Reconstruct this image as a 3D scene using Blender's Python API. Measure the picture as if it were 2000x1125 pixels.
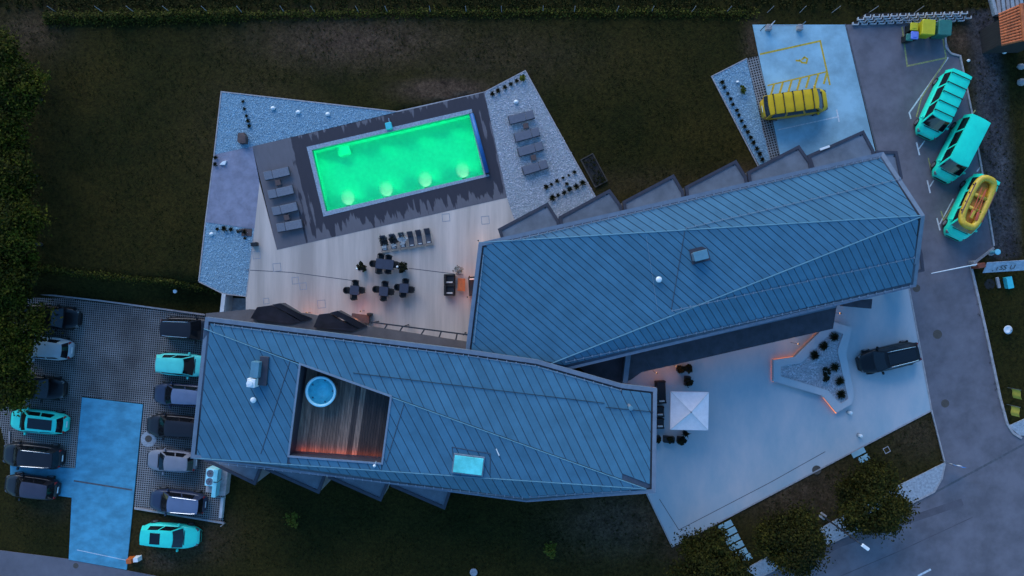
import bpy, math, random
import numpy as np
from mathutils import Vector, Matrix, noise as mnoise
R = math.radians
rnd = random.Random(7)
scene = bpy.context.scene
for o in list(bpy.data.objects): bpy.data.objects.remove(o)
COL = scene.collection

# ------------------------------------------------------------------ camera (drone, looking straight down)
H, F = 56.5, 1412.5            # flying height in metres, focal length in photo pixels
cam_d = bpy.data.cameras.new('camera'); cam = bpy.data.objects.new('camera', cam_d); COL.objects.link(cam)
cam.location = (0, 0, H); cam.rotation_euler = (0, 0, 0)
cam_d.sensor_width = 36; cam_d.lens = 36 * F / 2000; cam_d.clip_start = 0.5; cam_d.clip_end = 3000
scene.camera = cam
# ------------------------------------------------------------------ dusk sky, weak low sun behind the horizon haze
SUN_EL, SUN_AZ = 20.0, -20.0     # degrees; azimuth 0 = +Y (top of the picture)
world = bpy.data.worlds.new('World'); scene.world = world; world.use_nodes = True
wn = world.node_tree; wn.nodes.clear()
sky = wn.nodes.new('ShaderNodeTexSky'); sky.sky_type = 'NISHITA'; sky.sun_disc = False
sky.sun_elevation = R(SUN_EL); sky.sun_rotation = R(SUN_AZ); sky.ozone_density = 6.0; sky.air_density = 1.6; sky.dust_density = 0.3
tint = wn.nodes.new('ShaderNodeMix'); tint.data_type = 'RGBA'; tint.blend_type = 'MULTIPLY'; tint.inputs[0].default_value = 1
tint.inputs[7].default_value = (0.52, 0.80, 1.0, 1)
bg = wn.nodes.new('ShaderNodeBackground'); bg.inputs[1].default_value = 0.05
wo = wn.nodes.new('ShaderNodeOutputWorld')
wn.links.new(sky.outputs[0], tint.inputs[6]); wn.links.new(tint.outputs[2], bg.inputs[0]); wn.links.new(bg.outputs[0], wo.inputs[0])
sd = bpy.data.lights.new('sun', 'SUN'); sd.energy = 0.45; sd.angle = R(55); sd.color = (1.0, 0.90, 0.86)
so = bpy.data.objects.new('sun', sd); COL.objects.link(so); so.location = (0, 40, 60)
so.rotation_euler = (R(90 - SUN_EL), 0, R(180 - SUN_AZ))
vs = scene.view_settings; vs.view_transform = 'Standard'; vs.look = 'None'; vs.gamma = 1; vs.use_curve_mapping = False
vs.exposure = 2.6

# ------------------------------------------------------------------ helpers
def P(px, py, z=0.0):
    k = (H - z) / F
    return Vector(((px - 1000) * k, (562.5 - py) * k, z))
def P2(px, py, z=0.0):
    v = P(px, py, z); return (v.x, v.y)
def ray_plane(px, py, pl):
    n, d = pl                      # n.p = d
    a = P(px, py, 0); o = Vector((0, 0, H)); dr = a - o
    t = (d - n.dot(o)) / n.dot(dr); return o + dr * t
def plane3(a, b, c):
    n = (b - a).cross(c - a).normalized()
    if n.z < 0: n = -n
    return (n, n.dot(a))
def zpl(pl, x, y):
    n, d = pl; return (d - n.x * x - n.y * y) / n.z

class MB:
    def __init__(s): s.v = []; s.f = []
    def add(s, v, f):
        o = len(s.v); s.v += [tuple(p) for p in v]; s.f += [tuple(i + o for i in q) for q in f]; return s
    def box(s, c, size, rz=0, rx=0, ry=0, taper=1.0):
        x, y, z = [q / 2 for q in size]
        pts = [(-x, -y, -z), (x, -y, -z), (x, y, -z), (-x, y, -z), (-x * taper, -y * taper, z), (x * taper, -y * taper, z), (x * taper, y * taper, z), (-x * taper, y * taper, z)]
        m = Matrix.Translation(c) @ Matrix.Rotation(rz, 4, 'Z') @ Matrix.Rotation(ry, 4, 'Y') @ Matrix.Rotation(rx, 4, 'X')
        return s.add([m @ Vector(p) for p in pts], [(3, 2, 1, 0), (4, 5, 6, 7), (0, 1, 5, 4), (1, 2, 6, 5), (2, 3, 7, 6), (3, 0, 4, 7)])
    def rbox(s, c, size, b=0.03, rz=0, rx=0, ry=0):   # box with chamfered vertical corners and top edge
        x, y, z = [q / 2 for q in size]; b = min(b, x * .45, y * .45, z * .9)
        def ring(e, zz): 
            X, Y = x - e, y - e
            return [(-X + b, -Y, zz), (X - b, -Y, zz), (X, -Y + b, zz), (X, Y - b, zz), (X - b, Y, zz), (-X + b, Y, zz), (-X, Y - b, zz), (-X, -Y + b, zz)]
        pts = ring(0, -z) + ring(0, z - b) + ring(b * .7, z)
        m = Matrix.Translation(c) @ Matrix.Rotation(rz, 4, 'Z') @ Matrix.Rotation(ry, 4, 'Y') @ Matrix.Rotation(rx, 4, 'X')
        f = [tuple(range(7, -1, -1)), tuple(range(16, 24))]
        for k in (0, 8):
            for i in range(8): f.append((k + i, k + (i + 1) % 8, k + 8 + (i + 1) % 8, k + 8 + i))
        return s.add([m @ Vector(p) for p in pts], f)
    def prism(s, poly, z0, z1):       # poly: list of (x,y); z0,z1 scalars or lists
        a = sum(poly[i][0] * poly[(i + 1) % len(poly)][1] - poly[(i + 1) % len(poly)][0] * poly[i][1] for i in range(len(poly)))
        n = len(poly)
        zz0 = z0 if isinstance(z0, (list, tuple)) else [z0] * n
        zz1 = z1 if isinstance(z1, (list, tuple)) else [z1] * n
        idx = list(range(n))
        if a < 0: idx.reverse()
        pts = [(poly[i][0], poly[i][1], zz0[i]) for i in idx] + [(poly[i][0], poly[i][1], zz1[i]) for i in idx]
        f = [tuple(range(n - 1, -1, -1)), tuple(range(n, 2 * n))]
        for i in range(n): f.append((i, (i + 1) % n, n + (i + 1) % n, n + i))
        return s.add(pts, f)
    def cyl(s, a, b, r0, r1=None, n=10, cap=True):
        a = Vector(a); b = Vector(b); r1 = r0 if r1 is None else r1
        d = (b - a).normalized(); u = d.orthogonal().normalized(); w = d.cross(u)
        pts = []
        for c, r in ((a, r0), (b, r1)):
            for i in range(n):
                t = 2 * math.pi * i / n; pts.append(c + (u * math.cos(t) + w * math.sin(t)) * r)
        f = [(i, (i + 1) % n, n + (i + 1) % n, n + i) for i in range(n)]
        if cap: f += [tuple(range(n - 1, -1, -1)), tuple(range(n, 2 * n))]
        return s.add(pts, f)
    def tube(s, path, r, n=6):
        for i in range(len(path) - 1):
            r0 = r[i] if isinstance(r, (list, tuple)) else r; r1 = r[i + 1] if isinstance(r, (list, tuple)) else r
            s.cyl(path[i], path[i + 1], r0, r1, n)
        return s
    def lathe(s, prof, n=24, c=(0, 0, 0), caps=True):
        pts = []; f = []
        for r, z in prof:
            for i in range(n):
                t = 2 * math.pi * i / n; pts.append((c[0] + r * math.cos(t), c[1] + r * math.sin(t), c[2] + z))
        for k in range(len(prof) - 1):
            for i in range(n): f.append((k * n + i, k * n + (i + 1) % n, (k + 1) * n + (i + 1) % n, (k + 1) * n + i))
        if caps and prof[0][0] > 1e-4: f.append(tuple(range(n - 1, -1, -1)))
        if caps and prof[-1][0] > 1e-4: f.append(tuple((len(prof) - 1) * n + i for i in range(n)))
        return s.add(pts, f)
    def loft(s, rings, cap=True):
        n = len(rings[0]); pts = [p for r in rings for p in r]; f = []
        for k in range(len(rings) - 1):
            for i in range(n): f.append((k * n + i, k * n + (i + 1) % n, (k + 1) * n + (i + 1) % n, (k + 1) * n + i))
        if cap: f += [tuple(range(n - 1, -1, -1)), tuple((len(rings) - 1) * n + i for i in range(n))]
        return s.add(pts, f)
    def ball(s, c, r, n=8, m=6, sq=(1, 1, 1), jit=0):
        pts = []; f = []
        for k in range(m + 1):
            ph = -math.pi / 2 + math.pi * k / m
            for i in range(n):
                t = 2 * math.pi * i / n; q = r * (1 + rnd.uniform(-jit, jit))
                pts.append((c[0] + q * sq[0] * math.cos(ph) * math.cos(t), c[1] + q * sq[1] * math.cos(ph) * math.sin(t), c[2] + q * sq[2] * math.sin(ph)))
        for k in range(m):
            for i in range(n): f.append((k * n + i, k * n + (i + 1) % n, (k + 1) * n + (i + 1) % n, (k + 1) * n + i))
        return s.add(pts, f)
    def ribbon(s, pts, w, z0, z1, closed=False):       # mitred strip along a plan polyline
        pts = [Vector((p[0], p[1])) for p in pts]; n = len(pts); L = []; Rr = []
        for i in range(n):
            a = pts[i - 1] if (i or closed) else None; b = pts[(i + 1) % n] if (i < n - 1 or closed) else None
            d1 = (pts[i] - a).normalized() if a is not None else None; d2 = (b - pts[i]).normalized() if b is not None else None
            if d1 is None: d1 = d2
            if d2 is None: d2 = d1
            m = (d1 + d2); m = m.normalized() if m.length > 1e-6 else d1
            nn = Vector((-m.y, m.x)); c = max(.35, nn.dot(Vector((-d1.y, d1.x)))); h = w / 2 / c
            L.append(pts[i] + nn * h); Rr.append(pts[i] - nn * h)
        k = n if closed else n - 1
        V = []; 
        for i in range(n): V += [(Rr[i].x, Rr[i].y, z0), (L[i].x, L[i].y, z0), (Rr[i].x, Rr[i].y, z1), (L[i].x, L[i].y, z1)]
        f = []
        for i in range(k):
            a = 4 * i; b = 4 * ((i + 1) % n)
            f += [(a + 2, b + 2, b + 3, a + 3), (a, a + 1, b + 1, b), (a, b, b + 2, a + 2), (b + 1, a + 1, a + 3, b + 3)]
        if not closed: f += [(0, 2, 3, 1), (4 * n - 4, 4 * n - 3, 4 * n - 1, 4 * n - 2)]
        return s.add(V, f)
    def mesh(s, name, off=None, smooth=False):
        v = s.v if off is None else [(p[0] - off[0], p[1] - off[1], p[2] - off[2]) for p in s.v]
        me = bpy.data.meshes.new(name); me.from_pydata(v, [], s.f); me.update()
        if smooth: me.shade_smooth()
        return me
    def build(s, name, mat, parent=None, off=None, smooth=False):
        me = s.mesh(name, off, smooth); me.materials.append(mat)
        return link(name, me, parent)
def link(name, me, parent=None):
    o = bpy.data.objects.new(name, me); COL.objects.link(o)
    if parent is not None: o.parent = parent
    return o
def tag(o, label=None, cat=None, group=None, kind=None):
    if label: o['label'] = label
    if cat: o['category'] = cat
    if group: o['group'] = group
    if kind: o['kind'] = kind
    return o
def thing(name, label, cat, loc=(0, 0, 0), rz=0, group=None):
    o = bpy.data.objects.new(name, None); COL.objects.link(o); o.location = loc; o.rotation_euler = (0, 0, rz)
    o.empty_display_size = .3
    return tag(o, label, cat, group)
def solo(mb, name, mat, label, cat, group=None, loc=None, smooth=False):
    """a thing that is one mesh; mb in world coordinates, origin moved to loc"""
    o = mb.build(name, mat, None, loc, smooth)
    if loc is not None: o.location = loc
    return tag(o, label, cat, group)
def struct(mb, name, mat, label=None, cat=None, smooth=False):
    return tag(mb.build(name, mat, smooth=smooth), label, cat, None, 'structure')
def dup(root, loc, rz, label=None, group=None, scale=None):
    def cp(o, par):
        c = o.copy(); COL.objects.link(c); c.parent = par
        for ch in o.children: cp(ch, c)
        return c
    r = cp(root, None); r.location = loc; r.rotation_euler = (0, 0, rz)
    if scale: r.scale = (scale, scale, scale)
    if label: r['label'] = label
    if group: r['group'] = group
    return r
def poly_inset(poly, d):
    n = len(poly); a = sum(poly[i][0] * poly[(i + 1) % n][1] - poly[(i + 1) % n][0] * poly[i][1] for i in range(n)); sgn = 1 if a > 0 else -1
    out = []
    for i in range(n):
        p0, p1, p2 = Vector(poly[i - 1]), Vector(poly[i]), Vector(poly[(i + 1) % n])
        d1 = (p1 - p0).normalized(); d2 = (p2 - p1).normalized()
        n1 = Vector((-d1.y, d1.x)) * sgn; n2 = Vector((-d2.y, d2.x)) * sgn
        m = (n1 + n2).normalized(); c = max(.3, m.dot(n1)); q = p1 + m * (d / c); out.append((q.x, q.y))
    return out
def clip_half(poly, a, nrm, d):        # keep points with (p-a).n >= d
    out = []; n = len(poly)
    for i in range(n):
        p = Vector(poly[i]); q = Vector(poly[(i + 1) % n]); sp = (p - a).dot(nrm) - d; sq = (q - a).dot(nrm) - d
        if sp >= 0: out.append((p.x, p.y))
        if sp * sq < 0:
            t = sp / (sp - sq); r = p + (q - p) * t; out.append((r.x, r.y))
    return out
def area(poly): return abs(sum(poly[i][0] * poly[(i + 1) % len(poly)][1] - poly[(i + 1) % len(poly)][0] * poly[i][1] for i in range(len(poly)))) / 2
def inside(poly, X, Y):                # numpy point-in-polygon
    r = np.zeros(X.shape, bool); n = len(poly)
    for i in range(n):
        x0, y0 = poly[i]; x1, y1 = poly[(i + 1) % n]
        if y0 == y1: continue
        c = ((y0 > Y) != (y1 > Y)) & (X < (x1 - x0) * (Y - y0) / (y1 - y0) + x0); r ^= c
    return r
def pp(lst, z=0.0): return [P2(a, b, z) for a, b in lst]

# ------------------------------------------------------------------ materials
def mk(name, col, rough=.6, var=.15, scale=2.0, stretch=(1, 1, 1), rot=0, bump=0, bscale=60, metal=0, spec=.5, coat=0, rand=0, col2=None, emit=None, estr=0, detail=6):
    m = bpy.data.materials.new(name); m.use_nodes = True; nt = m.node_tree; b = nt.nodes['Principled BSDF']
    b.inputs['Roughness'].default_value = rough; b.inputs['Metallic'].default_value = metal; b.inputs['Specular IOR Level'].default_value = spec
    b.inputs['Coat Weight'].default_value = coat; b.inputs['Coat Roughness'].default_value = .08
    if emit: b.inputs['Emission Color'].default_value = (*emit, 1); b.inputs['Emission Strength'].default_value = estr
    tc = nt.nodes.new('ShaderNodeTexCoord'); mp = nt.nodes.new('ShaderNodeMapping'); mp.inputs['Scale'].default_value = stretch; mp.inputs['Rotation'].default_value = (0, 0, rot)
    nt.links.new(tc.outputs['Object'], mp.inputs[0])
    nz = nt.nodes.new('ShaderNodeTexNoise'); nz.inputs['Scale'].default_value = scale; nz.inputs['Detail'].default_value = detail; nz.inputs['Roughness'].default_value = .65
    nt.links.new(mp.outputs[0], nz.inputs['Vector'])
    rp = nt.nodes.new('ShaderNodeValToRGB'); rp.color_ramp.elements[0].position = .36; rp.color_ramp.elements[1].position = .64
    c2 = col2 or tuple(min(1, c * (1 + var)) for c in col); c1 = col if col2 else tuple(c * (1 - var) for c in col)
    rp.color_ramp.elements[0].color = (*c1, 1); rp.color_ramp.elements[1].color = (*c2, 1)
    nt.links.new(nz.outputs[0], rp.inputs[0]); out = rp.outputs[0]
    if rand:
        oi = nt.nodes.new('ShaderNodeObjectInfo'); mr = nt.nodes.new('ShaderNodeMapRange'); mr.inputs[3].default_value = 1 - rand; mr.inputs[4].default_value = 1 + rand
        nt.links.new(oi.outputs['Random'], mr.inputs[0]); mx = nt.nodes.new('ShaderNodeMix'); mx.data_type = 'RGBA'; mx.blend_type = 'MULTIPLY'; mx.inputs[0].default_value = 1
        nt.links.new(out, mx.inputs[6]); nt.links.new(mr.outputs[0], mx.inputs[7]); out = mx.outputs[2]
    nt.links.new(out, b.inputs['Base Color'])
    if bump:
        n2 = nt.nodes.new('ShaderNodeTexNoise'); n2.inputs['Scale'].default_value = bscale; n2.inputs['Detail'].default_value = 4
        nt.links.new(tc.outputs['Object'], n2.inputs['Vector']); bp = nt.nodes.new('ShaderNodeBump'); bp.inputs['Strength'].default_value = bump; bp.inputs['Distance'].default_value = .05
        nt.links.new(n2.outputs[0], bp.inputs['Height']); nt.links.new(bp.outputs[0], b.inputs['Normal'])
    return m
def leafmat(name, dark, light):
    m = bpy.data.materials.new(name); m.use_nodes = True; nt = m.node_tree; b = nt.nodes['Principled BSDF']; b.inputs['Roughness'].default_value = .7; b.inputs['Specular IOR Level'].default_value = .06
    at = nt.nodes.new('ShaderNodeAttribute'); at.attribute_name = 'tint'; rp = nt.nodes.new('ShaderNodeValToRGB')
    rp.color_ramp.elements[0].color = (*dark, 1); rp.color_ramp.elements[1].color = (*light, 1)
    nt.links.new(at.outputs['Fac'], rp.inputs[0]); nt.links.new(rp.outputs[0], b.inputs['Base Color']); return m
M = {}
M['concrete'] = mk('terrace_concrete', (.55, .44, .37), .75, .24, .50, (1, .07, 1), .05, .15, 40)
M['plaza'] = mk('plaza_concrete', (.34, .42, .45), .75, .15, .34, (1, .45, 1), .5, .25, 30, col2=(.53, .50, .49), detail=12)
M['drive'] = mk('driveway_concrete', (.075, .31, .43), .75, .22, .9, (1, 1.6, 1), 0, .15, 40)
M['bayconc'] = mk('yard_concrete', (.27, .44, .50), .75, .22, .45, (1, 1, 1), 0, .15, 40)
M['plain'] = mk('fine_chippings', (.25, .245, .31), .85, .18, 1.2, bump=.5, bscale=90)
M['gravelbase'] = mk('gravel_bed', (.34, .36, .37), .9, .3, 9, bump=.8, bscale=30)
M['stone'] = mk('gravel_stone', (.52, .50, .52), .8, .3, 3)
M['stoneblue'] = mk('blue_gravel_stone', (.30, .45, .53), .8, .3, 3)
M['slabblue'] = mk('stepping_slab_concrete', (.26, .42, .46), .8, .12, 3)
M['gravelblue'] = mk('blue_gravel_bed', (.20, .32, .39), .9, .3, 9, bump=.8, bscale=30)
M['asphalt'] = mk('asphalt', (.150, .135, .150), .85, .2, .5, bump=.3, bscale=80)
M['roadasphalt'] = mk('road_asphalt', (.135, .125, .145), .85, .18, .35, (1, 1, 1), bump=.3, bscale=80)
M['patch'] = mk('asphalt_patch', (.10, .088, .10), .85, .2, .8, bump=.3, bscale=80)
M['kerb'] = mk('kerb_concrete', (.36, .32, .31), .8, .2, 3)
M['pave'] = mk('pavement_slab', (.34, .36, .38), .8, .25, 6)
M['yellow'] = mk('yellow_paint', (.55, .36, .02), .6, .3, 7)
M['yellowold'] = mk('worn_yellow_paint', (.36, .33, .12), .7, .4, 9)
M['white'] = mk('white_paint', (.62, .62, .62), .6, .25, 7)
M['whiteplastic'] = mk('white_plastic', (.8, .8, .78), .4, .05)
M['joint'] = mk('dark_joint', (.10, .10, .11), .9, .2, 4)
M['hatch'] = mk('hatch_frame', (.30, .30, .32), .8, .2, 4)
M['iron'] = mk('cast_iron', (.085, .065, .05), .7, .3, 12)
M['roof'] = mk('standing_seam_zinc', (.062, .165, .235), .42, .10, .8, (1, 1, 1), 0, .06, 6, 0, .28, 0, .07)
M['shade_underlay'] = mk('roof_seam_shade_underlay', (.040, .060, .088), .6, .2)  # dark tone in the panel gaps imitates the shadow of the seams
M['gutter'] = mk('dark_gutter', (.010, .012, .018), .6, .2)
M['fascia'] = mk('fascia_metal', (.15, .185, .23), .45, .1, 2)
M['ridge'] = mk('ridge_metal', (.11, .24, .30), .4, .1, 2)
M['guard'] = mk('snow_guard_steel', (.35, .37, .4), .35, .1, 5, metal=.6)
M['darkwire'] = mk('conductor_wire', (.015, .02, .03), .5, .1)
M['wall'] = mk('grey_render_wall', (.20, .19, .20), .8, .1, 1.5, bump=.2)
M['whitewall'] = mk('white_concrete_wall', (.55, .53, .52), .8, .12, 1.5, bump=.2)
M['membrane'] = mk('flat_roof_membrane', (.15, .165, .19), .6, .2, .8)
M['membrane2'] = mk('dusty_flat_roof', (.13, .105, .10), .8, .18, .7, bump=.2)
M['parapet'] = mk('dark_parapet_metal', (.045, .042, .055), .5, .15, 2)
M['canopy'] = mk('anthracite_canopy', (.046, .036, .045), .55, .3, 1.2)
M['glass'] = mk('dark_window_glass', (.008, .009, .011), .06, .1, spec=.6)
M['frame'] = mk('dark_window_frame', (.03, .03, .035), .5, .1)
M['tyre'] = mk('tyre_rubber', (.012, .012, .012), .85, .2)
M['rim'] = mk('alloy_rim', (.3, .3, .32), .35, .1, metal=.7)
M['lamp'] = mk('headlight_lens', (.10, .105, .11), .12, .1, spec=.6)
M['tail'] = mk('tail_light_lens', (.25, .01, .01), .15, .1)
M['chrome'] = mk('chrome_trim', (.6, .6, .62), .2, .05, metal=.9)
M['blackpl'] = mk('black_plastic', (.01, .01, .011), .5, .2)
M['blackwick'] = mk('black_wicker', (.009, .0085, .009), .7, .4, 30)
M['tabletop'] = mk('anthracite_table_top', (.055, .055, .075), .35, .12, 4)
M['steel'] = mk('brushed_steel', (.35, .36, .38), .35, .1, metal=.8)
M['beige'] = mk('beige_frame', (.42, .36, .29), .5, .1)
M['slate'] = mk('slate_sling_fabric', (.095, .09, .10), .8, .15, 12)
M['loungew'] = mk('grey_lounger_fabric', (.16, .17, .20), .8, .12, 12)
M['lounge'] = mk('blue_grey_lounger_fabric', (.125, .13, .16), .8, .12, 12)
M['brown'] = mk('brown_stool', (.09, .055, .05), .7, .2, 6)
M['cushion'] = mk('white_cushion', (.55, .53, .5), .8, .1)
M['orange'] = mk('orange_lit_table', (.42, .12, .03), .5, .2, 5)  # warm lamplight on the coffee table is put into its colour
M['parasol'] = mk('white_parasol_fabric', (.82, .74, .73), .8, .06, 3)
M['wood'] = mk('weathered_deck_wood', (.250, .165, .115), .65, .4, 2.2, (6, .35, 1), .12, .2, 20, rand=.4)
M['woodd'] = mk('dark_deck_wood', (.062, .040, .030), .65, .4, 2.2, (6, .4, 1), .12, .2, 20, rand=.3)
M['tub'] = mk('hot_tub_shell', (.25, .85, .92), .3, .10, 3)
M['tubrim'] = mk('hot_tub_rim', (.45, .85, .90), .35, .06, 3)
M['skylight'] = mk('skylight_glass', (.10, .50, .52), .15, .25, 1.2, emit=(.1, .75, .7), estr=.03)
M['poolblue'] = mk('pool_cover_blue', (.015, .13, .36), .5, .15, 4)
M['pooltile'] = mk('pool_tile', (.72, .80, .78), .4, .05, 3)
M['coping'] = mk('pool_coping', (.30, .35, .40), .7, .28, 9, bump=.3)
M['plasticY'] = mk('yellow_bin_plastic', (.58, .48, .01), .45, .08)
M['plasticB'] = mk('blue_bin_plastic', (.16, .22, .62), .45, .08)
M['plasticG'] = mk('green_bin_plastic', (.03, .16, .12), .5, .12)
M['plasticD'] = mk('dark_bin_plastic', (.012, .016, .016), .5, .12)
M['planterblock'] = mk('planting_stone', (.52, .50, .50), .8, .2, 6)
M['darkwood'] = mk('dark_board_wall', (.030, .024, .022), .85, .3, 3, (6, 6, .4))
M['soil'] = mk('dark_soil', (.018, .015, .013), .95, .3, 5)
M['tileroof'] = mk('orange_clay_tile', (.50, .115, .03), .7, .3, 3)
M['cyanbox'] = mk('turquoise_box', (.06, .55, .58), .5, .08)
M['cyanpost'] = mk('turquoise_post_cap', (.22, .62, .68), .45, .1)
M['red'] = mk('red_brown_barrier', (.22, .05, .02), .5, .2)
M['orangeplastic'] = mk('orange_barrier_plastic', (.62, .12, .015), .5, .1)
M['flagy'] = mk('yellow_flag', (.55, .45, .06), .8, .12, 3)
M['flagb'] = mk('blue_flag', (.03, .18, .55), .8, .1)
M['banner'] = mk('white_banner', (.42, .42, .47), .7, .2, 2.5)
M['raft'] = mk('yellow_raft_rubber', (.62, .40, .03), .45, .14, 4)
M['raftin'] = mk('orange_raft_floor', (.60, .24, .02), .5, .25, 3)
M['raftst'] = mk('brown_raft_strake', (.16, .05, .035), .6, .2)
M['paddle'] = mk('red_orange_paddle', (.60, .10, .04), .45, .2)
M['trunk'] = mk('bark', (.05, .04, .03), .9, .3, 8)
M['leaf'] = leafmat('tree_leaf', (.012, .0115, .003), (.070, .058, .008))
M['leafl'] = leafmat('edge_tree_leaf', (.012, .014, .003), (.095, .090, .007))
M['shrub'] = leafmat('shrub_leaf', (.010, .011, .006), (.035, .032, .012))
M['shrubg'] = leafmat('green_sapling_leaf', (.06, .07, .008), (.13, .13, .02))
M['hedge'] = leafmat('hedge_leaf', (.020, .020, .004), (.100, .090, .012))
M['tuft'] = leafmat('grass_blade', (.010, .012, .003), (.040, .037, .007))
M['meadow'] = leafmat('meadow_blade', (.014, .015, .004), (.055, .048, .010))
M['dry'] = leafmat('pale_dried_plant', (.10, .08, .06), (.5, .45, .38))
M['led'] = mk('orange_led_strip', (.9, .4, .1), .5, 0, emit=(1.0, .22, .03), estr=.30)
M['leddeck'] = mk('amber_led_strip', (.9, .3, .08), .5, 0, emit=(1.0, .17, .02), estr=.5)
M['warmlens'] = mk('warm_lamp_lens', (.9, .6, .4), .5, 0, emit=(1.0, .45, .2), estr=.6)
M['whitelens'] = mk('pale_lamp_lens', (.9, .9, .85), .5, 0, emit=(.9, .85, .8), estr=.15)
PAINT = {}
def paint(name, col, rough=.3, coat=.15): 
    if name not in PAINT: PAINT[name] = mk('car_paint_' + name, col, rough, .06, 1.5, coat=coat, spec=.35)
    return PAINT[name]

# ground material: lawn with bare and brown patches of their own shape
def ground_mat():
    m = bpy.data.materials.new('lawn'); m.use_nodes = True; nt = m.node_tree; b = nt.nodes['Principled BSDF']; b.inputs['Roughness'].default_value = .95; b.inputs['Specular IOR Level'].default_value = .1
    tc = nt.nodes.new('ShaderNodeTexCoord')
    def nz(s, d=6, st=(1, 1, 1)):
        mp = nt.nodes.new('ShaderNodeMapping'); mp.inputs['Scale'].default_value = st; nt.links.new(tc.outputs['Object'], mp.inputs[0])
        n = nt.nodes.new('ShaderNodeTexNoise'); n.inputs['Scale'].default_value = s; n.inputs['Detail'].default_value = d; n.inputs['Roughness'].default_value = .7; nt.links.new(mp.outputs[0], n.inputs['Vector']); return n
    def ramp(n, c0, c1, p0=.32, p1=.68):
        r = nt.nodes.new('ShaderNodeValToRGB'); r.color_ramp.elements[0].position = p0; r.color_ramp.elements[1].position = p1
        r.color_ramp.elements[0].color = (*c0, 1); r.color_ramp.elements[1].color = (*c1, 1); nt.links.new(n.outputs[0], r.inputs[0]); return r
    def mix(f, a, b_, bt='MIX'):
        x = nt.nodes.new('ShaderNodeMix'); x.data_type = 'RGBA'; x.blend_type = bt
        if isinstance(f, float): x.inputs[0].default_value = f
        else: nt.links.new(f, x.inputs[0])
        nt.links.new(a, x.inputs[6]); nt.links.new(b_, x.inputs[7]); return x.outputs[2]
    g = ramp(nz(.13, 5), (.013, .0145, .0028), (.036, .026, .0050)).outputs[0]
    fine = ramp(nz(5, 8), (.30, .30, .30), (1.95, 1.85, 1.75), .28, .72).outputs[0]
    g = mix(1.0, g, fine, 'MULTIPLY')
    d = mix(1.0, ramp(nz(.9, 6), (.048, .029, .018), (.105, .064, .040)).outputs[0], fine, 'MULTIPLY')
    t = mix(1.0, ramp(nz(.7, 7, (1, .5, 1)), (.030, .028, .032), (.085, .080, .085)).outputs[0], fine, 'MULTIPLY')
    def attr(nm):
        a = nt.nodes.new('ShaderNodeAttribute'); a.attribute_name = nm
        s = nt.nodes.new('ShaderNodeMath'); s.operation = 'MULTIPLY_ADD'; n = nz(1.6, 8); nt.links.new(n.outputs[0], s.inputs[0]); s.inputs[1].default_value = 1.6; s.inputs[2].default_value = -.8
        s2 = nt.nodes.new('ShaderNodeMath'); s2.operation = 'ADD'; nt.links.new(a.outputs['Fac'], s2.inputs[0])
        s3 = nt.nodes.new('ShaderNodeMath'); s3.operation = 'MULTIPLY'; nt.links.new(s.outputs[0], s3.inputs[0]); nt.links.new(a.outputs['Fac'], s3.inputs[1])
        nt.links.new(s3.outputs[0], s2.inputs[1]); s2.use_clamp = True; return s2.outputs[0]
    c = mix(attr('dirt'), g, d); c = mix(attr('track'), c, t)
    nt.links.new(c, b.inputs['Base Color'])
    bp = nt.nodes.new('ShaderNodeBump'); bp.inputs['Strength'].default_value = .7; bp.inputs['Distance'].default_value = .12
    nt.links.new(nz(9, 5).outputs[0], bp.inputs['Height']); nt.links.new(bp.outputs[0], b.inputs['Normal']); return m
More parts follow.
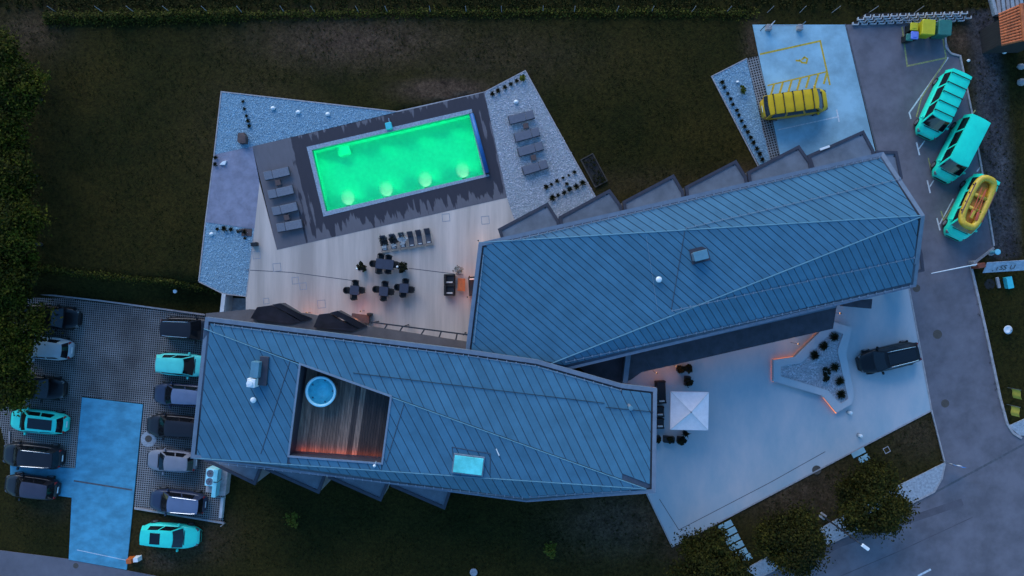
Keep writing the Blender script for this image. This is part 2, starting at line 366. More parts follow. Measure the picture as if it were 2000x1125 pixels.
# pool deck: grey boards with dark wet patches round the pool
def deck_mat(cx, cy, ang, hx, hy):
    m = bpy.data.materials.new('pool_deck_stone'); m.use_nodes = True; nt = m.node_tree; b = nt.nodes['Principled BSDF']
    tc = nt.nodes.new('ShaderNodeTexCoord'); mp = nt.nodes.new('ShaderNodeMapping'); mp.vector_type = 'TEXTURE'; mp.inputs['Location'].default_value = (cx, cy, 0); mp.inputs['Rotation'].default_value = (0, 0, ang)
    nt.links.new(tc.outputs['Object'], mp.inputs[0]); sx = nt.nodes.new('ShaderNodeSeparateXYZ'); nt.links.new(mp.outputs[0], sx.inputs[0])
    def math_(op, a, b_=None):
        q = nt.nodes.new('ShaderNodeMath'); q.operation = op
        for i, v in enumerate((a, b_)):
            if v is None: continue
            if isinstance(v, (int, float)): q.inputs[i].default_value = v
            else: nt.links.new(v, q.inputs[i])
        return q.outputs[0]
    dx = math_('SUBTRACT', math_('ABSOLUTE', sx.outputs[0]), hx); dy = math_('SUBTRACT', math_('ABSOLUTE', sx.outputs[1]), hy); dd = math_('MAXIMUM', dx, dy)
    def nz(s, st, d=5):
        m2 = nt.nodes.new('ShaderNodeMapping'); m2.inputs['Scale'].default_value = st; nt.links.new(mp.outputs[0], m2.inputs[0])
        n = nt.nodes.new('ShaderNodeTexNoise'); n.inputs['Scale'].default_value = s; n.inputs['Detail'].default_value = d; nt.links.new(m2.outputs[0], n.inputs['Vector']); return n.outputs[0]
    streak = math_('SUBTRACT', nz(1.0, (2.6, .16, 1)), .5); blot = math_('SUBTRACT', nz(.7, (1, 1, 1)), .5)
    v = math_('ADD', dd, math_('ADD', math_('MULTIPLY', streak, 4.2), math_('MULTIPLY', blot, 1.6)))
    mr = nt.nodes.new('ShaderNodeMapRange'); mr.interpolation_type = 'SMOOTHSTEP'; mr.inputs[1].default_value = 1.35; mr.inputs[2].default_value = 1.55; nt.links.new(v, mr.inputs[0])
    r = nt.nodes.new('ShaderNodeMix'); r.data_type = 'RGBA'; r.inputs[6].default_value = (.034, .026, .033, 1); r.inputs[7].default_value = (.135, .120, .130, 1); nt.links.new(mr.outputs[0], r.inputs[0])
    f = nt.nodes.new('ShaderNodeValToRGB'); f.color_ramp.elements[0].color = (.82, .82, .82, 1); f.color_ramp.elements[1].color = (1.15, 1.15, 1.15, 1); nt.links.new(nz(4, (1, .3, 1)), f.inputs[0])
    x = nt.nodes.new('ShaderNodeMix'); x.data_type = 'RGBA'; x.blend_type = 'MULTIPLY'; x.inputs[0].default_value = 1; nt.links.new(r.outputs[2], x.inputs[6]); nt.links.new(f.outputs[0], x.inputs[7])
    nt.links.new(x.outputs[2], b.inputs['Base Color']); r2 = nt.nodes.new('ShaderNodeMapRange'); r2.inputs[3].default_value = .5; r2.inputs[4].default_value = .75; nt.links.new(mr.outputs[0], r2.inputs[0]); nt.links.new(r2.outputs[0], b.inputs['Roughness'])
    return m
def water_mat(name, tintc, wave=.04):
    m = bpy.data.materials.new(name); m.use_nodes = True; nt = m.node_tree; nt.nodes.remove(nt.nodes['Principled BSDF']); o = nt.nodes['Material Output']
    t = nt.nodes.new('ShaderNodeBsdfTransparent'); t.inputs[0].default_value = (*tintc, 1); g = nt.nodes.new('ShaderNodeBsdfGlossy'); g.inputs['Roughness'].default_value = .05
    fr = nt.nodes.new('ShaderNodeFresnel'); fr.inputs[0].default_value = 1.33; mx = nt.nodes.new('ShaderNodeMixShader')
    n = nt.nodes.new('ShaderNodeTexNoise'); n.inputs['Scale'].default_value = 5; tc = nt.nodes.new('ShaderNodeTexCoord'); nt.links.new(tc.outputs['Object'], n.inputs['Vector'])
    bp = nt.nodes.new('ShaderNodeBump'); bp.inputs['Strength'].default_value = .3; bp.inputs['Distance'].default_value = wave; nt.links.new(n.outputs[0], bp.inputs['Height'])
    nt.links.new(bp.outputs[0], g.inputs['Normal']); nt.links.new(bp.outputs[0], fr.inputs['Normal'])
    nt.links.new(fr.outputs[0], mx.inputs[0]); nt.links.new(t.outputs[0], mx.inputs[1]); nt.links.new(g.outputs[0], mx.inputs[2]); nt.links.new(mx.outputs[0], o.inputs[0]); return m

# ------------------------------------------------------------------ the ground
SUNK = -1.5
def sstep(v, a, b):
    t = np.clip((v - a) / (b - a), 0, 1); return t * t * (3 - 2 * t)
def ground_z(px, py):      # px,py = plan position in photo pixels of the z=0 plane
    s = sstep(py, 530, 588) * (1 - sstep(px, 450, 1000))
    return -0.08 + (SUNK) * s
def GZ(px, py): return float(ground_z(np.array([px], float), np.array([py], float))[0])
DECK_OUT = [(493, 286), (946, 180), (990, 386), (541, 488)]
def make_ground():
    xs = np.concatenate([np.linspace(-700, -60, 12), np.arange(-56, 56.01, .5), np.linspace(60, 700, 12)])
    ys = np.concatenate([np.linspace(-700, -40, 12), np.arange(-36, 36.01, .5), np.linspace(40, 700, 12)])
    X, Y = np.meshgrid(xs, ys); px = X * 25 + 1000; py = 562.5 - Y * 25
    Z = ground_z(px, py); core = (np.abs(X) < 57) & (np.abs(Y) < 37)
    Z = Z + np.where(core, .012 * np.sin(X * 1.7 + Y * .6) * np.cos(Y * 1.3 - X * .4), 0)
    hole = inside(poly_inset(pp(DECK_OUT), .3), X, Y); Z[hole] = -3.2
    ny, nx = X.shape; verts = np.stack([X, Y, Z], -1).reshape(-1, 3)
    i = np.arange(nx * ny).reshape(ny, nx); faces = np.stack([i[:-1, :-1], i[:-1, 1:], i[1:, 1:], i[1:, :-1]], -1).reshape(-1, 4)
    me = bpy.data.meshes.new('ground'); me.from_pydata(verts.tolist(), [], faces.tolist()); me.shade_smooth()
    dirt = np.zeros(X.shape); 
    for cx, cy, rx, ry, a in ((870, 175, 85, 20, 1.6), (690, 80, 190, 50, .95), (345, 1060, 85, 55, .8), (1210, 1020, 110, 60, 1.0), (500, 250, 120, 120, .25), (950, 110, 200, 60, .35), (1560, 960, 150, 60, .75), (1790, 850, 70, 50, .5), (1876, 80, 26, 30, 1.1), (300, 1110, 60, 20, .9), (1470, 75, 16, 40, .9), (1330, 1060, 60, 40, .7), (60, 60, 70, 50, .6), (1230, 360, 200, 30, .25), (90, 1000, 60, 30, .4), (1450, 340, 40, 20, .6)):
        dirt = np.maximum(dirt, a * np.exp(-(((px - cx) / rx) ** 2 + ((py - cy) / ry) ** 2)))
    track = np.exp(-((px - (1925 + .10 * (py - 100))) / 30.0) ** 4) * ((py < 505) & (py > 20))
    for nm, arr in (('dirt', dirt), ('track', track)):
        at = me.attributes.new(nm, 'FLOAT', 'POINT'); at.data.foreach_set('value', arr.reshape(-1).astype(np.float32))
    me.materials.append(ground_mat()); o = link('ground', me); tag(o, 'dark mown lawn and bare earth around the buildings', 'lawn', None, 'structure')
make_ground()

def slab(name, pts, top, mat, label, cat, depth=.5):
    return struct(MB().prism(pp(pts, top), top - depth, top), name, M[mat], label, cat)
slab('terrace', [(507, 357), (541, 488), (990, 386), (1003, 425), (1018, 452), (1060, 560), (1060, 720), (480, 650), (480, 578), (497, 447)], 0, 'concrete', 'pale concrete terrace between the pool deck and the two roofs', 'terrace', 2.4)
slab('chippings_bed', [(418, 302), (493, 286), (507, 357), (497, 447), (401, 434)], -.004, 'plain', 'plain lavender grey chippings bed left of the pool deck', 'path', 2.2)
GRAVEL = [('gravel_bed', [(432, 179), (775, 219), (598, 261), (493, 286), (418, 302)], -.03, 'triangular pale gravel bed above the sun deck', 2.0),
          ('gravel_bed', [(401, 434), (497, 447), (480, 578), (436, 573), (388, 549)], -.03, 'pale blue gravel bed over the passage wall by the car park', 2.2),
          ('gravel_bed', [(946, 181), (1026, 139), (1172, 398), (1130, 440), (1040, 480), (1018, 452), (1003, 425), (990, 386)], -.03, 'pale gravel bed with loungers right of the pool', .6),
          ('gravel_bed', [(1391, 149), (1458, 115), (1503, 306), (1510, 330), (1484, 325)], -.03, 'narrow gravel wedge with a row of shrubs beside the van yard', .6)]
for nm, pts, z, lab, dp in GRAVEL: slab(nm, pts, z, 'gravelbase' if 'right of' in lab else 'gravelblue', lab, 'gravel', dp)
slab('yard', [(1470, 48), (1650, 48), (1718, 330), (1530, 330), (1482, 108)], -.01, 'bayconc', 'pale blue concrete yard with yellow bay markings', 'yard')
slab('plaza', [(1232, 640), (1640, 560), (1774, 560), (1820, 800), (1313, 1067), (1262, 960), (1200, 950), (1200, 700)], 0, 'plaza', 'wide pale concrete entrance plaza around the white planter', 'plaza')
slab('parking_asphalt', [(1653, 48), (1845, 44), (1847, 75), (1856, 102), (1876, 109), (1899, 221), (1919, 337), (1942, 482), (1897, 519), (1925, 640), (1955, 780), (1968, 828), (1992, 852), (2110, 850), (2110, 1300), (1420, 1300), (1490, 1125), (1640, 1052), (1824, 961), (1845, 905), (1820, 802), (1776, 562), (1716, 300)], -.05, 'asphalt', 'grey asphalt drive and road curving round the plaza', 'road', .4)
slab('pavement', [(1847, 903), (1840, 935), (1824, 960), (1640, 1051), (1480, 1128), (1455, 1112), (1610, 1028), (1758, 947)], 0.02, 'pave', 'pale paved footpath strip along the main road', 'pavement')
slab('pavement', [(1970, 832), (2110, 770), (2110, 850), (1992, 851)], 0.02, 'pave', 'pale footpath corner beside the yellow flags', 'pavement')
slab('driveway', [(160, 776), (279, 790), (247, 1113), (134, 1093), (140, 972), (20, 956), (20, 906), (147, 915)], SUNK, 'drive', 'pale blue concrete driveway through the grid paved car park', 'driveway')
slab('road', [(-150, 1054), (0, 1075), (134, 1092), (247, 1114), (330, 1130), (330, 1300), (-150, 1300)], SUNK - .03, 'roadasphalt', 'grey asphalt road below the concrete driveway', 'road')
# repaired asphalt strips and tar joints on the roads
for pts, w, mt in (([(1400, 1190), (1640, 1062), (1880, 980)], .55, 'patch'), ([(1824, 963), (2040, 846)], .16, 'joint'), ([(1560, 1160), (1760, 1075), (1900, 1010)], .06, 'patch')):
    struct(MB().ribbon(pp(pts, -.046), w, -.06, -.046), 'tar_joint', M[mt], 'dark repaired strip in the road asphalt', 'road joint')
def kerb(pts, z, w=.14, h=.06, mt='kerb', lab='thin pale kerb edging', name='kerb'):
    return struct(MB().ribbon(pp(pts, z + h), w, z - .5, z + h), name, M[mt], lab, 'kerb')
kerb([(1847, 72), (1848, 92), (1858, 104), (1876, 109), (1899, 221), (1919, 337), (1942, 480)], -.05, .13, .10)
kerb([(1942, 484), (1908, 510), (1897, 519), (1925, 640), (1955, 780), (1968, 828), (1980, 846), (1996, 856)], -.05, .18, .10)
kerb([(1776, 562), (1820, 801), (1846, 904)], -.05, .10, .08)
kerb([(1846, 906), (1840, 935), (1825, 961), (1640, 1053), (1480, 1129)], -.05, .12, .08)
kerb([(1821, 801), (1313, 1068), (1263, 964)], -.02, .10, .035)
kerb([(1651, 47), (1720, 322)], -.05, .10, .02, 'joint', 'dark drain channel between yard and asphalt')
kerb([(50, 571), (200, 588), (400, 615)], SUNK, .12, .10)
kerb([(262, 993), (437, 1022)], SUNK, .14, .10)
kerb([(18, 842), (18, 905)], SUNK, .10, .08)
kerb([(388, 549), (401, 434), (418, 302), (432, 179), (775, 218), (946, 180), (1026, 138), (1166, 392)], -.02, .09, .03, 'kerb', 'slim pale edging around the gravel beds')
kerb([(388, 550), (436, 574), (481, 579), (497, 447)], -.02, .07, .025)
kerb([(1482, 326), (1390, 149), (1459, 114)], -.02, .08, .03)
# joints, slots, markings
for pts in ([(478, 527), (569, 532), (690, 548)], [(798, 524), (905, 537)], [(1288, 975), (1326, 1035), (1505, 942), (1612, 882)]):
    struct(MB().ribbon(pp(pts, .004), .05, -.02, .004), 'slab_joint', M['joint'], 'dark joint line in the concrete', 'joint')
for pts in ([(144, 939), (258, 957)],):
    struct(MB().ribbon(pp(pts, SUNK + .004), .13, SUNK - .02, SUNK + .004), 'drain_slot', M['joint'], 'dark drain slot across the concrete driveway', 'drain')
def paintline(pts, z, w, mt, lab):
    return struct(MB().ribbon(pp(pts, z + .004), w, z - .02, z + .004), 'painted_line', M[mt], lab, 'marking')
paintline([(150, 1074), (245, 1094)], SUNK, .05, 'white', 'thin white line across the driveway foot')
paintline([(1484, 106), (1602, 80), (1621, 166)], -.01, .14, 'yellow', 'yellow outline of the hatched parking bay')
paintline([(1499, 167), (1615, 140)], -.01, .11, 'yellow', 'yellow bar above the hatching')
for i in range(7):
    x = 1512 + i * 17.3; y = 164 - i * 4.0
    paintline([(x, y), (x - 7, y + 24)], -.008, .16, 'yellow', 'yellow hatch stripe beside the van bay')
for i, pts in enumerate(([(1561, 116), (1566, 122), (1575, 123), (1577, 115), (1570, 111)], [(1571, 112), (1566, 117)], [(1554, 118), (1562, 119)])):
    paintline(pts, -.01, .14, 'yellow', 'worn yellow symbol in the parking bay')
paintline([(1518, 254), (1637, 228)], -.01, .08, 'white', 'white bay line below the yellow van'); paintline([(1634, 214), (1639, 238)], -.008, .09, 'white', 'white end tick below the yellow van')
Z3 = -.05
paintline([(1762, 52), (1772, 129), (1848, 113), (1842, 76)], Z3, .12, 'yellowold', 'faded yellow box around the bins')
paintline([(1852, 112), (1776, 220), (1779, 232)], Z3, .11, 'white', 'white bay line beside the rack van')
paintline([(1849, 114), (1800, 190), (1790, 228)], Z3 + .002, .10, 'yellowold', 'old yellow line beside the rack van')
for a, b, c, d, e in ((1790, 278, 1796, 303, (1806, 275)), (1811, 352, 1817, 377, (1824, 352)), (1830, 426, 1836, 450, (1862, 388))):
    paintline([(a, b), (c, d)], Z3, .11, 'white', 'white tick marking a van bay'); paintline([((a + c) / 2 + 2, (b + d) / 2), e], Z3, .09, 'white', 'white stub line of a van bay')
for pts in ([(1884, 235), (1818, 330), (1813, 308)], [(1880, 372), (1843, 430), (1838, 412)], [(1905, 215), (1845, 300)]):
    paintline(pts, Z3 + .002, .09, 'yellowold', 'old yellow line between the van bays')
paintline([(1908, 335), (1918, 322)], Z3, .1, 'white', 'short white line behind the raft van')
paintline([(1793, 1125), (1818, 1112)], Z3, .16, 'white', 'white dash on the main road'); paintline([(1690, 1185), (1730, 1160)], Z3, .16, 'white', 'white dash on the main road')
# hatches and manholes
def hatch(px, py, s, ang=.1, z=.0):
    c = P(px, py, z); m = MB(); m.ribbon([(c.x + s * math.cos(ang + k * math.pi / 2 + .785), c.y + s * math.sin(ang + k * math.pi / 2 + .785)) for k in range(4)], .05, z - .02, z + .005, True)
    return m
for i, (x, y, s) in enumerate(((577, 548, .36), (592, 559, .36), (628, 594, .42), (541, 522, .42), (501, 498, .40), (871, 425, .40), (948, 430, .42), (520, 588, .3))):
    o = solo(hatch(x, y, s), 'inspection_cover', M['hatch'], 'square inspection cover set flush in the terrace concrete', 'cover', 'covers in the terrace', P(x, y, 0))
def manhole(px, py, r, z, lab, mt='iron'):
    c = P(px, py, z); m = MB(); m.lathe([(r, -.05), (r, .004), (r * .9, .006), (r * .88, .003), (r * .4, .003), (0, .003)], 24, c)
    solo(m, 'manhole_cover', M[mt], lab, 'manhole', None, c)
manhole(1831, 653, .36, Z3, 'round brown manhole cover on the drive beside the plaza')
manhole(1846, 788, .32, Z3, 'round manhole cover on the drive near the plaza corner')
manhole(1790, 563, .30, Z3, 'brown manhole cover at the roof corner')
manhole(1595, 918, .36, .0, 'dark round manhole cover on the plaza edge')
manhole(148, 1105, .22, SUNK - .03, 'small dark drain on the lower road')
manhole(1595 + 338, 555, .42, -.07, 'dark round cover in the grass below the banner', 'soil')
c = P(290, 858, SUNK); mm = MB(); mm.lathe([(.62, -.1), (.62, .012), (.3, .014)], 20, c); struct(mm, 'manhole_collar', M['pave'], 'pale concrete collar round the car park manhole', 'collar')
manhole(290, 857, .28, SUNK + .012, 'round manhole in the concrete collar by the car park')

# grid pavers: lattice bars over soil (too small to pick apart)
def lattice(name, poly_px, z, lab, pitch, bar, ang, holes=()):
    poly = pp(poly_px, z); struct(MB().prism(poly, z - .4, z - .03), name + '_soil', M['soil'], 'dark soil between the grid pavers', 'soil')
    m = MB(); ca, sa = math.cos(ang), math.sin(ang)
    hp = [pp(h, z) for h in holes]
    def rot(p, s): return (p[0] * ca + s * p[1] * sa, -s * p[0] * sa + p[1] * ca)
    for ax in (0, 1):
        Q = [rot(p, 1) for p in poly]; HQ = [[rot(p, 1) for p in h] for h in hp]
        if ax: Q = [(b, a) for a, b in Q]; HQ = [[(b, a) for a, b in h] for h in HQ]
        lo, hi = min(q[1] for q in Q), max(q[1] for q in Q); y = lo + pitch * .5
        while y < hi:
            def cuts(pl):
                xs = []
                for i in range(len(pl)):
                    (x0, y0), (x1, y1) = pl[i], pl[(i + 1) % len(pl)]
                    if (y0 > y) != (y1 > y): xs.append(x0 + (y - y0) / (y1 - y0) * (x1 - x0))
                return sorted(xs)
            xs = cuts(Q); iv = [(xs[i], xs[i + 1]) for i in range(0, len(xs) - 1, 2)]
            for h in HQ:
                c2 = cuts(h)
                for i in range(0, len(c2) - 1, 2):
                    a, b = c2[i], c2[i + 1]; nv = []
                    for p, q in iv:
                        if b <= p or a >= q: nv.append((p, q)); continue
                        if p < a: nv.append((p, a))
                        if q > b: nv.append((b, q))
                    iv = nv
            for p, q in iv:
                zz = z - .003 * ax; pts = [(p, y - bar / 2), (q, y - bar / 2), (q, y + bar / 2), (p, y + bar / 2)]
                if ax: pts = [(b, a) for a, b in pts]
                m.prism([rot(t, -1) for t in pts], zz - .06, zz)
            y += pitch
    o = m.build(name, M['paver']); tag(o, lab, 'pavers', None, 'stuff'); return o
M['paver'] = mk('grid_paver_concrete', (.235, .22, .21), .85, .4, .25)
lattice('grid_pavers', [(45, 572), (400, 617), (445, 640), (445, 905), (436, 1021), (262, 992), (262, 985), (281, 789), (160, 774), (146, 914), (20, 904), (-20, 760)], SUNK, 'small concrete grid pavers with grass cells in the car park', .172, .052, -.09)
lattice('grid_pavers', [(1459, 114), (1481, 109), (1527, 318), (1506, 326)], -.012, 'strip of grid pavers between gravel wedge and van yard', .20, .07, .25)

# ------------------------------------------------------------------ scatter stones, blades, leaves (numpy)
nr = np.random.default_rng(5)
def in_poly_points(poly, n):
    q = np.array(poly); lo, hi = q.min(0), q.max(0); A = nr.uniform(lo, hi, (int(n * 1.0 * (hi - lo).prod() / area(poly)) + 5, 2)); A = A[inside(poly, A[:, 0], A[:, 1])]; return A[:n]
def npmesh(name, V, Fc, mat, tintv=None):
    me = bpy.data.meshes.new(name); nv = len(V); nf, k = Fc.shape
    me.vertices.add(nv); me.vertices.foreach_set('co', V.astype(np.float32).ravel()); me.loops.add(nf * k); me.polygons.add(nf)
    me.loops.foreach_set('vertex_index', Fc.astype(np.int32).ravel()); me.polygons.foreach_set('loop_start', np.arange(0, nf * k, k, dtype=np.int32))
    me.update(calc_edges=True); me.validate()
    if tintv is not None:
        at = me.attributes.new('tint', 'FLOAT', 'POINT'); at.data.foreach_set('value', tintv.astype(np.float32))
    me.materials.append(mat); return me
OCT = np.array([(1, 0, 0), (-1, 0, 0), (0, 1, 0), (0, -1, 0), (0, 0, 1), (0, 0, -1)], float)
OCF = np.array([(0, 2, 4), (2, 1, 4), (1, 3, 4), (3, 0, 4)])
def stones(polys, dens, smin, smax, z):
    V = []; Fs = []; o = 0
    for poly in polys:
        A = in_poly_points(poly, int(dens * area(poly))); n = len(A); s = nr.uniform(smin, smax, (n, 1, 1)) * nr.uniform(.7, 1.3, (n, 1, 3)); s[:, :, 2] *= .7
        a = nr.uniform(0, 6.28, n); c, si = np.cos(a), np.sin(a); b = OCT[None] * s
        v = np.stack([b[..., 0] * c[:, None] - b[..., 1] * si[:, None] + A[:, :1], b[..., 0] * si[:, None] + b[..., 1] * c[:, None] + A[:, 1:], b[..., 2] + z + .01], -1)
        V.append(v.reshape(-1, 3)); Fs.append((OCF[None] + (np.arange(n) * 6)[:, None, None] + o).reshape(-1, 3)); o += n * 6
    return np.concatenate(V), np.concatenate(Fs)
for k, (nm, pts, z, lab, dp) in enumerate(GRAVEL):
    V, Fc = stones([pp(pts, z)], 75, .03, .06, z); o = link('loose_gravel', npmesh('loose_gravel', V, Fc, M['stone' if k == 2 else 'stoneblue']))
    tag(o, 'loose pale stones: ' + lab, 'gravel', None, 'stuff')
def blades(centers, n_per, h, w, spread, up=.5):
    """thin triangular blades fanning from each centre; centers (n,3)"""
    n = len(centers); k = n * n_per; c = np.repeat(centers, n_per, 0); a = nr.uniform(0, 6.283, k); L = h * nr.uniform(.55, 1.1, k); lean = nr.uniform(.05, 1, k) * spread
    d = np.stack([np.cos(a), np.sin(a)], -1); off = np.stack([np.cos(a + 1.57), np.sin(a + 1.57)], -1) * (w / 2)
    root = c[:, :2] + d * (spread * .12 * nr.uniform(0, 1, (k, 1)))
    z0 = c[:, 2]; tip = root + d * lean[:, None]; mid = root + d * (lean * .45)[:, None]
    v = np.zeros((k, 5, 3)); v[:, 0, :2] = root - off * .7; v[:, 1, :2] = root + off * .7; v[:, 2, :2] = mid + off; v[:, 3, :2] = mid - off; v[:, 4, :2] = tip
    v[:, 0, 2] = v[:, 1, 2] = z0; v[:, 2, 2] = v[:, 3, 2] = z0 + L * .72; v[:, 4, 2] = z0 + L * np.clip(1 - lean / (spread + 1e-6) * (1 - up), .2, 1)
    b = np.arange(k)[:, None] * 5; f = np.concatenate([np.stack([b[:, 0], b[:, 0] + 1, b[:, 0] + 2], -1), np.stack([b[:, 0], b[:, 0] + 2, b[:, 0] + 3], -1), np.stack([b[:, 0] + 3, b[:, 0] + 2, b[:, 0] + 4], -1)])
    return v.reshape(-1, 3), f, np.repeat(nr.uniform(0, 1, k), 5)
def leaves(C, size, tintv, flat=.6):
    n = len(C); u = nr.normal(size=(n, 3)); nrm = nr.normal(size=(n, 3)) * (1 - flat) ; nrm[:, 2] += flat * 1.3; nrm /= np.linalg.norm(nrm, axis=1)[:, None]
    u -= nrm * (u * nrm).sum(1)[:, None]; u /= np.linalg.norm(u, axis=1)[:, None]; w = np.cross(nrm, u); s = (size * nr.uniform(.6, 1.3, n))[:, None]
    v = np.stack([C - u * s, C + w * s * .55, C + u * s, C - w * s * .55], 1); f = np.arange(n * 4).reshape(n, 4); return v.reshape(-1, 3), f, np.repeat(tintv, 4)
def crown_points(rx, ry, rz, n, clumps, seed, hollow=.55, cs=.26):
    r = np.random.default_rng(seed); d = r.normal(size=(clumps, 3)); d /= np.linalg.norm(d, axis=1)[:, None]; d[:, 2] = np.abs(d[:, 2]) * 1.1 - .35
    rad = r.uniform(hollow, 1.0, clumps) ** .8; cc = d * rad[:, None] * np.array([rx, ry, rz]); which = r.integers(0, clumps, n); sz = r.uniform(.55, 1.3, clumps) * cs * min(rx, ry)
    p = cc[which] + r.normal(size=(n, 3)) * sz[which][:, None] * np.array([.62, .62, .5]); ct = r.uniform(0, 1, clumps)
    t = np.clip(ct[which] * .5 + r.uniform(0, .6, n), 0, 1) ** 1.6; return p, t, cc
def tree(px, py, ztop, r, zg, label, n=9000, seed=1, group=None, mat='leaf', leaf=.105, name='tree', squash=.8, cat='tree', ry=None):
    """crown centre seen at px,py at height ztop - r*.6"""
    zc = ztop - r * squash * .75; c = P(px, py, zc); base = Vector((c.x * 1.0, c.y * 1.0, zg)); root = thing(name, label, cat, base, 0, group)
    p, t, cc = crown_points(r, ry or r, r * squash, n, int(26 + r * 8), seed); p += np.array([0, 0, zc - zg]); ok = p[:, 2] > .4; v, f, tt = leaves(p[ok], leaf, t[ok])
    link('crown', npmesh('crown', v, f, M[mat], tt), root)
    m = MB(); hz = zc - zg; m.tube([(0, 0, -.1), (.05, 0, hz * .4), (0, .06, hz * .8), (.05, 0, hz + r * .3)], [.05 + r * .055, .04 + r * .045, .03 + r * .03, .03], 8)
    for q in cc[:: max(1, len(cc) // 9)]: m.tube([(0, .03, hz * .62), (q[0] * .5, q[1] * .5, hz * .75 + q[2] * .4 + .1), (q[0] * .95, q[1] * .95, hz + q[2])], [.03 + r * .018, .02 + r * .012, .015], 5)
    m.build('trunk', M['trunk'], root, smooth=True); return root

# ------------------------------------------------------------------ buildings
def edges_clip(poly, edges, d):
    c = Vector((sum(p[0] for p in poly) / len(poly), sum(p[1] for p in poly) / len(poly)))
    for a, b in edges:
        a = Vector(a); b = Vector(b); t = (b - a).normalized(); n = Vector((-t.y, t.x))
        if (c - a).dot(n) < 0: n = -n
        poly = clip_half(poly, a, n, d)
        if len(poly) < 3: return []
    return poly
def roof_panels(parent, off, pieces, pitch, gap=.045, phase=0.0):
    """pieces: list of (plan polygon, plane, seam angle in degrees in plan)"""
    for poly, pl, ang in pieces:
        if len(poly) < 3: continue
        d = Vector((math.cos(R(ang)), math.sin(R(ang)))); n = Vector((-d.y, d.x)); O = Vector((0, 0))
        s = [Vector(p).dot(n) for p in poly]; k0 = math.floor((min(s) - phase) / pitch); k1 = math.ceil((max(s) - phase) / pitch)
        for k in range(k0, k1 + 1):
            lo = k * pitch + phase + gap / 2; hi = (k + 1) * pitch + phase - gap / 2
            q = clip_half(poly, O, n, lo); q = clip_half(q, O, -n, -hi) if len(q) > 2 else q
            if len(q) < 3 or area(q) < .02: continue
            q2 = [q[0]]
            for p in q[1:]:
                if (Vector(p) - Vector(q2[-1])).length > .01: q2.append(p)
            if len(q2) < 3: continue
            z = [zpl(pl, *p) for p in q2]; m = MB(); m.prism(q2, [a + .004 for a in z], [a + .05 for a in z])
            m.build('roof_panel', M['roof'], parent, off)
def fascia(parent, off, loop, w=.27, up=.10, down=.42):
    """loop: list of 3-D outline points"""
    n = len(loop); pl = [(p.x, p.y) for p in loop]; inn = poly_inset(pl, w); m = MB(); V = []; f = []
    for i in range(n):
        z = loop[i].z; V += [(pl[i][0], pl[i][1], z - down), (pl[i][0], pl[i][1], z + up), (inn[i][0], inn[i][1], z + up), (inn[i][0], inn[i][1], z - down)]
    for i in range(n):
        a, b = 4 * i, 4 * ((i + 1) % n)
        f += [(a, b, b + 1, a + 1), (a + 1, b + 1, b + 2, a + 2), (a + 2, b + 2, b + 3, a + 3), (a + 3, b + 3, b, a)]
    m.add(V, f); i2 = poly_inset(pl, w + .12); g = MB(); V = []; f = []
    for i in range(n): V += [(inn[i][0], inn[i][1], loop[i].z + .055), (i2[i][0], i2[i][1], loop[i].z + .055)]
    for i in range(n): a, b = 2 * i, 2 * ((i + 1) % n); f.append((a, b, b + 1, a + 1))
    g.add(V, f); g.build('gutter', M['gutter'], parent, off)
    return m.build('fascia', M['fascia'], parent, off)
def walls(parent, off, loop, zb, inset=.55, drop=.35, mat='wall'):
    pl = poly_inset([(p.x, p.y) for p in loop], inset); zt = [p.z - drop for p in loop]; m = MB(); ip = poly_inset(pl, .3); V = []; f = []
    for i in range(len(pl)): V += [(*pl[i], zb), (*pl[i], zt[i]), (*ip[i], zt[i]), (*ip[i], zb)]
    for i in range(len(pl)):
        a, b = 4 * i, 4 * ((i + 1) % len(pl)); f += [(a, b, b + 1, a + 1), (a + 1, b + 1, b + 2, a + 2), (a + 2, b + 2, b + 3, a + 3), (a + 3, b + 3, b, a)]
    m.add(V, f); w = m.build('wall', M[mat], parent, off)
    n = len(pl)
    for i in range(n):
        a = Vector(pl[i]); b = Vector(pl[(i + 1) % n]); L = (b - a).length
        if L < 3: continue
        t = (b - a) / L; nn = Vector((t.y, -t.x))
        cen = sum((Vector(q) for q in pl), Vector((0, 0))) / n
        if (a - cen).dot(nn) < 0: nn = -nn
        k = int(L // 3.0)
        for j in range(k):
            c = a + t * (L * (j + .5) / k); ang = math.atan2(t.y, t.x)
            for zc, hh in ((1.5, 1.7), (4.1, 1.3)):
                if zc + hh / 2 > min(zt[i], zt[(i + 1) % n]) - .1: continue
                q = c + nn * .02; mf = MB(); mf.box((q.x, q.y, zc), (1.7, .10, hh), ang); fo = mf.build('window', M['frame'], parent, off)
                q = c + nn * .062; mg = MB(); mg.box((q.x, q.y, zc), (1.54, .03, hh - .16), ang); mg.build('pane', M['glass'], fo, off)
    return w
def rail(parent, off, a_px, b_px, pl, h=.13, step=.62, name='snow_guard'):
    a = ray_plane(*a_px, pl); b = ray_plane(*b_px, pl); m = MB(); m.tube([a + Vector((0, 0, h)), b + Vector((0, 0, h))], .018, 5); L = (b - a).length; k = max(2, int(L / step))
    for i in range(k + 1):
        p = a + (b - a) * (i / k); m.box(p + Vector((0, 0, h * .5 + .02)), (.05, .12, h), .3); m.box(p + Vector((.02, .06, h + .02)), (.045, .07, .02), .3)
    return m.build(name, M['guard'], parent, off)
